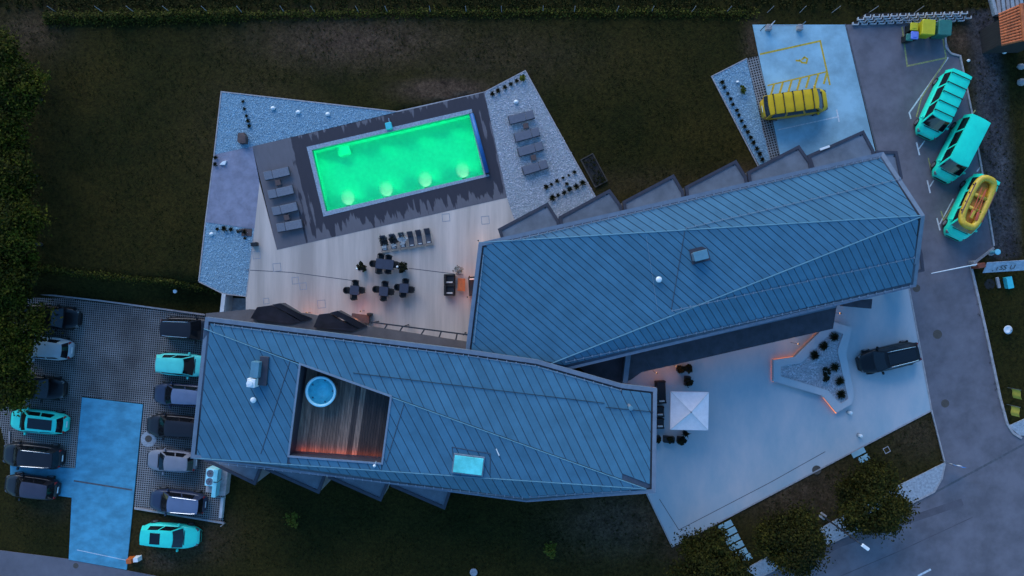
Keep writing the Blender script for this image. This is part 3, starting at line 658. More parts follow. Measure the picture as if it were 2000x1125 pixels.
def bay(parent, off, pts, ztop, zb, inner, i):
    """flat roofed sawtooth bay: pts in px at ztop, inner = two plan-px points hidden under the main roof"""
    z = ztop + .004 * i; poly = pp(list(pts) + list(inner), z); inn = poly_inset(poly, .22)
    w = MB().prism(poly_inset(poly, .05), zb, z - .12).build('bay', M['wall'], parent, off)
    m = MB(); n = len(poly); V = []; f = []
    for k in range(n): V += [(*poly[k], z - .3), (*poly[k], z), (*inn[k], z), (*inn[k], z - .3)]
    for k in range(n):
        a, b = 4 * k, 4 * ((k + 1) % n); f += [(a, b, b + 1, a + 1), (a + 1, b + 1, b + 2, a + 2), (a + 2, b + 2, b + 3, a + 3), (a + 3, b + 3, b, a)]
    m.add(V, f); m.build('parapet', M['parapet'], w, off)
    MB().prism(poly_inset(poly, .12), z - .2, z - .07).build('bay_roof', M['membrane'], w, off)
    c = P(*pts[1], z - .05); e = Vector((sum(q[0] for q in poly) / n, sum(q[1] for q in poly) / n, 0)); d = (Vector((e.x, e.y, 0)) - Vector((c.x, c.y, 0))).normalized() * .45
    MB().lathe([(.06, -.06), (.06, .0), (.0, .0)], 8, (c.x + d.x, c.y + d.y, z - .05)).build('roof_outlet', M['blackpl'], w, off)
    a = Vector(poly[0]); b = Vector(poly[1]); t = (b - a).normalized(); nn = Vector((-t.y, t.x)); L = (b - a).length
    if (a - Vector((e.x, e.y))).dot(nn) < 0: nn = -nn
    q = (a + b) / 2 + nn * -.03; MB().box((q.x, q.y, (zb + .3 + z - .5) / 2), (L * .8, .06, z - zb - .8), math.atan2(t.y, t.x)).build('bay_window', M['glass'], w, off)
    return w

# ---- upper building
Wc, Ec = P(935, 474, 6.5), P(1805, 421, 7.7); SWc = P(908, 696, 5.85)
plM = plane3(Wc, Ec, SWc); NEc = P(1724, 297, 6.2); plN = plane3(Wc, NEc, Ec)
RW = ray_plane(1062, 716, plM); SEc = P(1788, 560, 5.2); plS = plane3(Ec, RW, SEc); SS = ray_plane(1102, 724, plS)
ub = thing('hotel_building', 'long folded blue metal roofed building with sawtooth flat bays beside the pool gravel', 'building', P(1360, 520, 0)); UO = ub.location
outl = [Wc, NEc, Ec, SEc, SS, RW, SWc]
m = MB()
for tri in ((Wc, NEc, Ec), (Wc, Ec, RW), (Wc, RW, SWc), (Ec, SEc, SS), (Ec, SS, RW)): m.add([tri[0], tri[1], tri[2]], [(0, 1, 2)] if (tri[1] - tri[0]).cross(tri[2] - tri[0]).z > 0 else [(2, 1, 0)])
uroof = m.build('roof', M['shade_underlay'], ub, UO)
xy = lambda v: (v.x, v.y)
pN = edges_clip([xy(Wc), xy(NEc), xy(Ec)], [(xy(Wc), xy(NEc)), (xy(NEc), xy(Ec))], .40); pN = edges_clip(pN, [(xy(Wc), xy(Ec))], .03)
pM = edges_clip([xy(Wc), xy(Ec), xy(RW), xy(SWc)], [(xy(SWc), xy(Wc)), (xy(RW), xy(SWc))], .40); pM = edges_clip(pM, [(xy(Wc), xy(Ec)), (xy(Ec), xy(RW))], .03)
pS = edges_clip([xy(Ec), xy(SEc), xy(SS), xy(RW)], [(xy(Ec), xy(SEc)), (xy(SEc), xy(SS)), (xy(SS), xy(RW))], .40); pS = edges_clip(pS, [(xy(Ec), xy(RW))], .03)
roof_panels(uroof, UO, [(pN, plN, -36), (pM, plM, -41), (pS, plS, -52)], .47)
fascia(uroof, UO, outl)
for a, b in ((Wc, Ec), (Ec, RW)): MB().tube([a + Vector((0, 0, .05)), b + Vector((0, 0, .05))], .045, 6).build('ridge_cap', M['ridge'], uroof, UO)
walls(ub, UO, [Wc, NEc, Ec, SEc, SS, RW, SWc], -.1, .7)
rail(uroof, UO, (1340, 446), (1756, 350), plN); rail(uroof, UO, (1312, 607), (1783, 504), plS); rail(uroof, UO, (1105, 707), (1776, 559), plS); rail(uroof, UO, (1000, 470), (1716, 308), plN); rail(uroof, UO, (944, 500), (926, 668), plM)
for a, b in (((1337, 452), (1311, 603)), ((1262, 462), (1284, 605))):
    p, q = ray_plane(*a, plM), ray_plane(*b, plM); MB().tube([p + Vector((0, 0, .06)), q + Vector((0, 0, .06))], .03 if a[0] > 1300 else .012, 5).build('valley_flashing', M['shade_underlay'] if a[0] > 1300 else M['guard'], uroof, UO)
def roofbox(parent, off, px, py, pl, size, ang, mat, name, label=None):
    c = ray_plane(px, py, pl); m = MB(); m.rbox((c.x, c.y, c.z + size[2] / 2 - .1), size, .04, ang); return m.build(name, M[mat], parent, off)
fl = ray_plane(1366, 498, plM); m = MB(); m.box((fl.x, fl.y, fl.z + .04), (1.25, 1.05, .12), .25); ch = m.build('chimney', M['parapet'], uroof, UO)
cc = ray_plane(1362, 500, plM); MB().rbox((cc.x, cc.y, cc.z + .45), (.85, .55, .9), .03, .25).build('chimney', M['fascia'], uroof, UO)
cc.z += .95; MB().rbox((cc.x, cc.y, cc.z), (.98, .64, .08), .03, .25).build('chimney_cap', M['ridge'], uroof, UO)
def roundvent(parent, off, px, py, pl, r=.21):
    c = ray_plane(px, py, pl); MB().lathe([(r * .6, -.1), (r * .6, .3), (r, .3), (r, .36), (r * .5, .42), (0, .43)], 16, c).build('roof_vent', M['whiteplastic'], parent, off, True)
roundvent(uroof, UO, 1285, 546, plM)
for i, (pts, inn) in enumerate(((((972, 447), (1070, 395), (1092, 430)), ((1100, 470), (990, 500))), (((1091, 423), (1191, 369), (1215, 402)), ((1220, 440), (1100, 465))), (((1216, 393), (1316, 340), (1336, 374)), ((1340, 412), (1222, 440))), (((1338, 364), (1438, 312), (1459, 345)), ((1464, 385), (1344, 412))), (((1460, 335), (1561, 283), (1584, 316)), ((1590, 355), (1466, 385))), (((1577, 303), (1687, 254), (1708, 293)), ((1712, 330), (1594, 355))), (((1712, 294), (1753, 295), (1764, 348)), ((1730, 380), (1700, 330))))):
    b = bay(ub, UO, pts, 3.3, -.1, inn, i)
    if i == 5:
        c = P(1611, 289, 3.36); MB().rbox(c, (.75, .16, .08), .02, R(20)).build('strip_light', M['whiteplastic'], b, UO)
bay(ub, UO, ((1785, 440), (1802, 495), (1806, 530)), 3.1, -.1, ((1760, 540), (1755, 450)), 8)
# south canopy and triangle porch
zc = 3.4
can = MB().prism(pp([(1100, 690), (1640, 580), (1634, 600), (1627, 642), (1253, 727), (1232, 742), (1180, 760)], zc), zc - .28, zc).build('canopy', M['canopy'], ub, UO)
for k in range(8):
    t = k / 8 + .06; a = P(1232 + 400 * t, 700 - 100 * t, zc + .006); b = P(1250 + 378 * t, 728 - 86 * t, zc + .006)
    MB().ribbon([(a.x, a.y), (b.x, b.y)], .035, zc - .02, zc + .006).build('canopy_joint', M['parapet'], can, UO)
MB().ribbon(pp([(1100, 716), (1227, 690), (1632, 597)], 3.9), .28, 3.4, 3.95).build('canopy_upstand', M['fascia'], can, UO)
MB().ribbon(pp([(1228, 688), (1221, 748)], 4.1), .36, 3.35, 4.1).build('canopy_edge_beam', M['fascia'], can, UO)
MB().prism(pp([(1632, 590), (1704, 584), (1702, 603), (1645, 598)], 3.0), 2.75, 3.0).build('porch_slab', M['canopy'], ub, UO)
for px, py in ((1627, 632), (1450, 672), (1290, 708)):
    c = P(px, py, zc); MB().cyl((c.x, c.y + .25, -.05), (c.x, c.y + .25, zc - .2), .07, .07, 10).build('canopy_column', M['frame'], can, UO)
for px, py in ((1305, 706), (1400, 685), (1495, 663), (1585, 643)):
    c = P(px, py, zc - .3); dl = MB().lathe([(.09, 0), (.09, .03), (0, .03)], 12, c).build('downlight', M['warmlens'], can, UO)
    ld = bpy.data.lights.new('downlight', 'SPOT'); ld.energy = 7; ld.color = (1.0, .55, .28); ld.spot_size = R(125); ld.spot_blend = 1.0; ld.shadow_soft_size = .08; lo = bpy.data.objects.new('downlight', ld); COL.objects.link(lo); lo.parent = dl; lo.location = c + Vector((0, 0, -.03)) - UO
# ---- lower building
NW, NE_ = P(402, 619, 6.6), P(1283, 758, 6.6); SE_ = P(1280, 962, 7.2)
qN = plane3(NW, NE_, SE_); rp = lambda x, y, q: ray_plane(x, y, q)
V1 = rp(399, 642, qN); V2 = rp(1262, 955, qN); V3 = P(373, 894, 6.1); qM = plane3(V1, V2, V3); S1 = P(1028, 980, 5.3); qS = plane3(V3, V2, S1)
n1, n2, n3 = rp(912, 683, qN), rp(1050, 703, qN), rp(1215, 750, qN)
lb = thing('hotel_building', 'folded blue metal roofed building with a sunken wooden roof terrace and round hot tub', 'building', P(830, 800, -1.5)); LO = lb.location
TL, TR = rp(588, 713, qM), rp(762, 775, qM); BR_, BL = rp(745, 903, qM), rp(566, 889, qM); sBL, sBR = rp(566, 907, qM), rp(745, 919.5, qM)
m = MB()
def addp(m, *ps):
    ps = list(ps)
    if (ps[1] - ps[0]).cross(ps[2] - ps[0]).z < 0: ps.reverse()
    m.add(ps, [tuple(range(len(ps)))])
for poly in ((NW, n1, n2, n3, V1), (V1, n3, V2), (n3, NE_, SE_, V2), (V1, TL, BL, V3), (V3, BL, sBL), (BL, BR_, sBR, sBL), (TR, V2, sBR, BR_), (V3, sBL, S1), (sBL, sBR, S1), (sBR, V2, S1), (V2, SE_, S1)): addp(m, *poly)
lroof = m.build('roof', M['shade_underlay'], lb, LO)
E = lambda a, b: (xy(a), xy(b))
A1 = edges_clip([xy(NW), xy(n1), xy(n2), xy(n3), xy(V1)], [E(NW, n1), E(n1, n2), E(n2, n3), E(V1, NW)], .40)
mid3 = rp(1215, 935.5, qN)
A1 = edges_clip([xy(NW), xy(n1), xy(n2), xy(n3), xy(mid3), xy(V1)], [E(NW, n1), E(n1, n2), E(n2, n3), E(V1, NW)], .40); A1 = edges_clip(A1, [E(V1, V2)], .03)
A2 = edges_clip([xy(n3), xy(NE_), xy(SE_), xy(V2), xy(mid3)], [E(n3, NE_), E(NE_, SE_), E(SE_, V2)], .40)
B1 = edges_clip([xy(V1), xy(TL), xy(BL), xy(sBL), xy(V3)], [E(V3, V1)], .40); B1 = edges_clip(B1, [E(V1, TL), E(V3, sBL)], .03); B1 = edges_clip(B1, [E(TL, BL)], .12)
B2 = edges_clip([xy(BL), xy(BR_), xy(sBR), xy(sBL)], [E(BL, BR_)], .12)
B3 = edges_clip([xy(TR), xy(V2), xy(sBR), xy(BR_)], [E(TR, V2)], .03); B3 = edges_clip(B3, [E(TR, BR_)], .12)
C1 = edges_clip([xy(V3), xy(V2), xy(S1)], [E(V3, S1), E(S1, SE_)], .34); C1 = edges_clip(C1, [E(V3, V2)], .03)
roof_panels(lroof, LO, [(A1, qN, -64), (A2, qN, -64), (B1, qM, -63), (B2, qM, -63), (B3, qM, -63), (C1, qS, -66)], .60)
fascia(lroof, LO, [NW, n1, n2, n3, NE_, SE_, S1, V3])
for a, b in ((V1, TL), (TR, V2), (V3, V2)): MB().tube([a + Vector((0, 0, .05)), b + Vector((0, 0, .05))], .04, 6).build('ridge_cap', M['ridge'], lroof, LO)
for a, b, r_, mt in (((690, 728), (1180, 787), .022, 'darkwire'), ((1183, 795), (1275, 804), .022, 'darkwire')):
    p, q = rp(*a, qN), rp(*b, qN); MB().tube([p + Vector((0, 0, .1)), q + Vector((0, 0, .1))], r_, 5).build('conductor_wire', M[mt], lroof, LO)
for a, b in (((568, 702), (510, 886)), ((789, 790), (755, 902)), ((883, 873), (958, 886)), ((883, 873), (890, 925)), ((958, 886), (957, 928))):
    p, q = rp(*a, qM), rp(*b, qM); MB().tube([p + Vector((0, 0, .055)), q + Vector((0, 0, .055))], .03, 5).build('valley_flashing', M['shade_underlay'], lroof, LO)
rail(lroof, LO, (420, 634), (905, 694), qN, .1); rail(lroof, LO, (915, 695), (1045, 715), qN, .1); rail(lroof, LO, (1052, 717), (1212, 762), qN, .1); rail(lroof, LO, (430, 905), (1020, 972), qS, .1); rail(lroof, LO, (1035, 970), (1230, 958), qS, .1)
wl = [NW, n1, n2, n3, NE_, SE_, S1, V3]
walls(lb, LO, wl, -1.7, .7, .35)
# skylight, vents, chimney
c = rp(915, 907, qM); MB().rbox((c.x, c.y, c.z + .12), (2.15, 1.35, .24), .03, R(-7)).build('skylight_kerb', M['fascia'], lroof, LO)
MB().rbox((c.x, c.y, c.z + .26), (1.98, 1.16, .06), .03, R(-7)).build('skylight', M['skylight'], lroof, LO)
c = rp(516, 724, qM); MB().rbox((c.x, c.y, c.z + .1), (.62, 2.0, .3), .03, R(-6)).build('chimney_plinth', M['parapet'], lroof, LO)
c = rp(505, 720, qM); MB().rbox((c.x, c.y, c.z + .35), (.55, 1.1, .9), .03, R(-6)).build('chimney', M['ridge'], lroof, LO)
c = rp(499, 745, qM); MB().rbox((c.x, c.y, c.z + .4), (.56, .6, 1.0), .03, R(-6)).build('chimney', M['whiteplastic'], lroof, LO)
MB().lathe([(.2, .5), (.2, 1.05), (0, 1.08)], 14, (c.x - .06, c.y - .02, c.z)).build('chimney_cowl', M['whiteplastic'], lroof, LO)
roundvent(lroof, LO, 498, 780, qM, .2)
c = rp(1228, 791, qN); MB().cyl(c, (c.x + .05, c.y - .12, c.z + .55), .11, .11, 10).build('vent_pipe', M['guard'], lroof, LO); MB().lathe([(.16, .5), (.16, .6), (0, .62)], 12, (c.x + .05, c.y - .13, c.z)).build('vent_cap', M['ridge'], lroof, LO)
p, q = rp(969, 876, qM), rp(975, 889, qM); MB().tube([p + Vector((0, 0, .07)), q + Vector((0, 0, .12))], .035, 6).build('white_conduit', M['whiteplastic'], lroof, LO)
c = rp(732, 909, qM); MB().ball((c.x, c.y, c.z + .12), .11, 10, 6).build('satellite_receiver', M['whiteplastic'], lroof, LO, True); MB().tube([(c.x, c.y, c.z + .1), (c.x + .15, c.y + .35, c.z + .3)], .02, 5).build('receiver_arm', M['whiteplastic'], lroof, LO)
# sunken roof terrace
ZD = 5.1
def topoff(v, dz=0): return Vector((v.x, v.y, v.z + dz))
open_poly = [xy(TL), xy(TR), xy(BR_), xy(BL)]
m = MB(); q4 = [TL, TR, BR_, BL]; inn = poly_inset(open_poly, -.13)
for i in range(4):
    a, b = q4[i], q4[(i + 1) % 4]; m.add([(a.x, a.y, a.z + .02), (b.x, b.y, b.z + .02), (b.x, b.y, ZD - .1), (a.x, a.y, ZD - .1)], [(0, 1, 2, 3)])
m.build('terrace_wall', M['parapet'], lb, LO)
m = MB()
for i in range(4):
    a, b = q4[i], q4[(i + 1) % 4]; ia, ib = inn[i], inn[(i + 1) % 4]; za, zb_ = a.z + .10, b.z + .10
    m.add([(a.x, a.y, za), (b.x, b.y, zb_), (ib[0], ib[1], zb_), (ia[0], ia[1], za), (a.x, a.y, za - .16), (b.x, b.y, zb_ - .16), (ib[0], ib[1], zb_ - .16), (ia[0], ia[1], za - .16)], [(0, 1, 2, 3), (0, 4, 5, 1), (2, 6, 7, 3)])
m.build('terrace_coping', M['guard'], lroof, LO)
deck = MB().prism(open_poly, ZD - .12, ZD - .045).build('roof_terrace', M['shade_underlay'], lb, LO)
dvec = Vector(xy(TL)) - Vector(xy(BL)); dvec.normalize(); nv = Vector((dvec.y, -dvec.x)); o0 = Vector(xy(BL)); wmax = max((Vector(p) - o0).dot(nv) for p in open_poly); wmin = min((Vector(p) - o0).dot(nv) for p in open_poly)
pw = .19; k = 0; x = wmin
while x < wmax:
    q = clip_half(clip_half(open_poly, o0, nv, x + .006), o0, -nv, -(x + pw - .006))
    if len(q) >= 3 and area(q) > .02:
        q = poly_inset(q, .002); fr = (x - wmin) / (wmax - wmin); mt = 'wood' if fr < .56 or (.62 < fr < .66) else 'woodd'
        MB().prism(q, ZD - .043, ZD + rnd.uniform(-.003, .003)).build('plank', M[mt], deck, LO)
    x += pw; k += 1
a, b = Vector(xy(BL)), Vector(xy(BR_)); t = (b - a).normalized(); nn = Vector((-t.y, t.x)); nn = nn if nn.y > 0 else -nn
p0 = a + t * .3 + nn * .06; p1 = b - t * .3 + nn * .06
ls = MB().ribbon([(p0.x, p0.y), (p1.x, p1.y)], .07, ZD + .36, ZD + .40).build('led_channel', M['parapet'], deck, LO)
ld = bpy.data.lights.new('deck_led', 'AREA'); ld.shape = 'RECTANGLE'; ld.size = (p1 - p0).length; ld.size_y = .05; ld.energy = 2.2; ld.color = (1.0, .16, .02)
lo = bpy.data.objects.new('deck_led', ld); COL.objects.link(lo); lo.parent = ls; lo.location = Vector(((p0.x + p1.x) / 2, (p0.y + p1.y) / 2, ZD + .35)) - LO; lo.rotation_euler = (0, 0, math.atan2(t.y, t.x))
ht = thing('hot_tub', 'round turquoise hot tub standing on the wooden roof terrace', 'hot tub', P(626, 765, ZD + .9)); ht.location.z = ZD
MB().lathe([(1.02, 0), (1.05, .2), (1.07, .82)], 40, caps=False).build('cabinet', M['wood'], ht, smooth=True)
MB().lathe([(1.07, .82), (1.09, .86), (1.06, .92), (.98, .93), (.92, .90), (.90, .80)], 48, caps=False).build('rim', M['tubrim'], ht, smooth=True)
MB().lathe([(.90, .82), (.86, .55), (.62, .50), (.55, .25), (.30, .18), (0, .17)], 48, caps=False).build('shell', M['tub'], ht, smooth=True)
MB().lathe([(.895, .78), (.5, .78), (0, .78)], 48, caps=False).build('water', water_mat('hot_tub_water', (.85, 1.0, 1.0)), ht)
for k in range(5):
    t = k * 1.256; MB().cyl((.80 * math.cos(t), .80 * math.sin(t), .60), (.74 * math.cos(t), .74 * math.sin(t), .62), .06, .06, 8).build('jet', M['fascia'], ht)
# north flat roof with roof lights and steel frame
z3 = 3.0
pr = MB().prism(pp([(402, 612), (487, 604), (600, 612), (722, 637), (915, 668), (915, 720), (402, 670)], z3), z3 - .3, z3).build('flat_roof', M['membrane2'], lb, LO)
def wedge(pts, zs, name):
    ps = [P(a, b, z) for (a, b), z in zip(pts, zs)]; m = MB(); m.prism([(p.x, p.y) for p in ps], z3 - .05, [p.z for p in ps]); return m.build(name, M['canopy'], pr, LO)
wedge([(489, 622), (502, 600), (530, 596), (549, 606), (588, 628), (568, 633)], [3.5, 3.9, 3.9, 3.6, 3.12, 3.12], 'roof_light'); wedge([(531, 595), (547, 592), (582, 611), (608, 621), (590, 627)], [4.15, 4.15, 3.7, 3.15, 3.15], 'roof_light')
wedge([(612, 639), (623, 614), (643, 612), (664, 626), (700, 642), (688, 647)], [3.5, 3.9, 3.9, 3.6, 3.12, 3.12], 'roof_light'); wedge([(644, 611), (659, 607), (690, 622), (716, 636), (702, 641)], [4.15, 4.15, 3.7, 3.15, 3.15], 'roof_light')
m = MB(); m.ribbon(pp([(722, 629), (914, 654)], z3), .10, z3 - .14, z3 - .01); m.build('steel_frame', M['frame'], pr, LO)
for a, b in (((756, 634), (751, 642)), ((787, 637), (780, 648)), ((830, 642), (822, 654)), ((862, 647), (857, 660)), ((893, 651), (890, 665))):
    MB().ribbon(pp([a, b], z3), .10, z3 - .12, z3 - .015).build('steel_rung', M['frame'], pr, LO)
for px, py in ((725, 631), (787, 638), (905, 654)): 
    c = P(px, py, z3 - .1); MB().cyl((c.x, c.y, -.05), (c.x, c.y, z3 - .1), .05, .05, 8).build('steel_post', M['frame'], pr, LO)
for i, (pts, inn) in enumerate(((((396, 899), (498, 948), (511, 914)), ((505, 880), (410, 868))), (((512, 916), (623, 965), (636, 930)), ((630, 895), (520, 882))), (((640, 934), (744, 980), (758, 946)), ((752, 910), (648, 900))), (((762, 950), (869, 996), (880, 963)), ((874, 926), (770, 915))))):
    bay(lb, LO, pts, 2.7, -1.7, inn, i)
# passage with white wall below the gravel bed
solo(MB().ribbon(pp([(437, 574), (432, 618)], .05), .30, -1.75, .05), 'retaining_wall', M['whitewall'], 'white retaining wall at the passage below the gravel bed', 'wall', None, None)
struct(MB().prism(pp([(437, 578), (482, 580), (482, 640), (432, 640)], SUNK), SUNK - .2, SUNK - .01), 'passage_floor', M['kerb'], 'shaded paved passage floor between the white walls', 'passage')

# ------------------------------------------------------------------ swimming pool
CO = pp([(599, 287), (921, 213), (956, 344), (632, 423)]); WA = pp([(609, 293), (916, 222), (945, 341), (637, 413)])
ctr = sum((Vector(p) for p in WA), Vector((0, 0))) / 4; pang = math.atan2(WA[1][1] - WA[0][1], WA[1][0] - WA[0][0])
def ringmesh(outer, inner, z0, z1, zi0=None):
    m = MB(); n = len(outer); V = []; f = []
    for k in range(n): V += [(*outer[k], z0), (*outer[k], z1), (*inner[k], z1), (*inner[k], z0 if zi0 is None else zi0)]
    for k in range(n):
        a, b = 4 * k, 4 * ((k + 1) % n); f += [(a, b, b + 1, a + 1), (a + 1, b + 1, b + 2, a + 2), (a + 2, b + 2, b + 3, a + 3), (a + 3, b + 3, b, a)]
    return m.add(V, f)
hx = (Vector(WA[1]) - Vector(WA[0])).length / 2; hy = (Vector(WA[3]) - Vector(WA[0])).length / 2
struct(ringmesh(pp(DECK_OUT, .012), CO, -.4, .012), 'pool_deck', deck_mat(ctr.x, ctr.y, pang, hx, hy), 'dark grey pool deck with wet patches', 'deck')
pool = thing('swimming_pool', 'rectangular swimming pool glowing bright green', 'pool', (ctr.x, ctr.y, -1.5)); PO = pool.location
ringmesh(CO, WA, -.5, .03).build('coping', M['coping'], pool, PO)
m = MB(); n = 4
W3 = poly_inset(WA, -.02)
m.add([(*W3[k], -1.5) for k in range(4)] + [(*W3[k], -.02) for k in range(4)], [(3, 2, 1, 0) if False else (0, 1, 2, 3)] + [(k, (k + 1) % 4, 4 + (k + 1) % 4, 4 + k) for k in range(4)])
m.build('basin', M['pooltile'], pool, PO)
m = MB(); m.add([(*p, -.10) for p in poly_inset(WA, -.01)], [(3, 2, 1, 0)]); m.build('water', water_mat('pool_water', (.28, 1.0, .72), .02), pool, PO)
st = P(668, 291, -.6); MB().rbox((st.x, st.y, -1.24), (1.0, .8, .5), .04, pang).build('entry_step', M['whiteplastic'], pool, PO)
G1 = (0.0, 1.0, .33)
for k, (px, py) in enumerate(((680, 403), (756, 386), (833, 367), (907, 349))):
    c = P(px, py, -.8); a = Vector((math.cos(pang), math.sin(pang), 0)); nn = Vector((-a.y, a.x, 0)); q = c + nn * .02
    lm = MB().cyl(q - nn * .02, q + nn * .05, .16, .14, 16).build('pool_lamp', M['steel'], pool, PO)
    MB().cyl(q + nn * .05, q + nn * .06, .12, .12, 16).build('lens', M['whitelens'], lm, PO)
    for nm, en, colr, kind in (('glow', 30, G1, 'AREA'), ('beam', 48, (1.0, .52, .42), 'SPOT')):
        ld = bpy.data.lights.new('pool_' + nm, kind); ld.energy = en * .14; ld.color = colr
        lo = bpy.data.objects.new('pool_lamp_' + nm, ld); COL.objects.link(lo); lo.parent = lm
        if kind == 'AREA':
            ld.shape = 'RECTANGLE'; ld.size = 2.6; ld.size_y = .5; ld.spread = R(95); lo.location = q + nn * .12 - PO; lo.rotation_euler = (nn * 1.0 + Vector((0, 0, .0))).to_track_quat('-Z', 'Z').to_euler()
        else:
            ld.spot_size = R(56); ld.spot_blend = .5; ld.shadow_soft_size = .06; lo.location = q + nn * .10 + Vector((0, 0, .25)) - PO; lo.rotation_euler = (nn * .55 + Vector((0, 0, -1))).to_track_quat('-Z', 'Y').to_euler()
# unseen fill lamps added in the opposite long wall to even the glow
for px, py, dx, dy in ((640, 287, 0, -1), (690, 275, 0, -1), (765, 258, 0, -1), (840, 241, 0, -1), (905, 226, 0, -1)):
    c = P(px, py, -.7); nn = Vector((math.sin(pang), -math.cos(pang), 0)); q = c + nn * .06
    lm = MB().cyl(q - nn * .05, q + nn * .03, .16, .14, 16).build('pool_lamp', M['steel'], pool, PO)
    ld = bpy.data.lights.new('pool_glow', 'AREA'); ld.energy = 30 * .15; ld.color = G1; ld.shape = 'RECTANGLE'; ld.size = 2.6; ld.size_y = .5; ld.spread = R(95)
    lo = bpy.data.objects.new('pool_lamp_glow', ld); COL.objects.link(lo); lo.parent = lm; lo.location = q + nn * .1 - PO; lo.rotation_euler = nn.to_track_quat('-Z', 'Z').to_euler()
# rolled cover and ladder box
rc = thing('pool_cover_roller', 'long blue pool cover roller along the short end of the pool', 'pool cover', P(938, 279, 0)); RO = rc.location
a, b = P(921, 222, .22), P(952, 338, .22); MB().cyl(a, b, .16, .16, 16).build('rolled_cover', M['poolblue'], rc, RO, True)
for q in (a, b):
    d = (b - a).normalized(); MB().box((q.x, q.y, .14), (.34, .12, .30), math.atan2(d.y, d.x) + 1.57).build('roller_stand', M['blackpl'], rc, RO)
lad = thing('pool_ladder_cover', 'small blue cover box straddling the pool coping', 'pool fitting', P(760, 247, .03)); lo_ = lad.location
MB().rbox((0, 0, .14), (.5, .55, .28), .05, pang).build('cover', M['cyanbox'], lad); MB().rbox((.02, .42, .06), (.10, .45, .12), .02, pang).build('supply_pipe', M['steel'], lad)

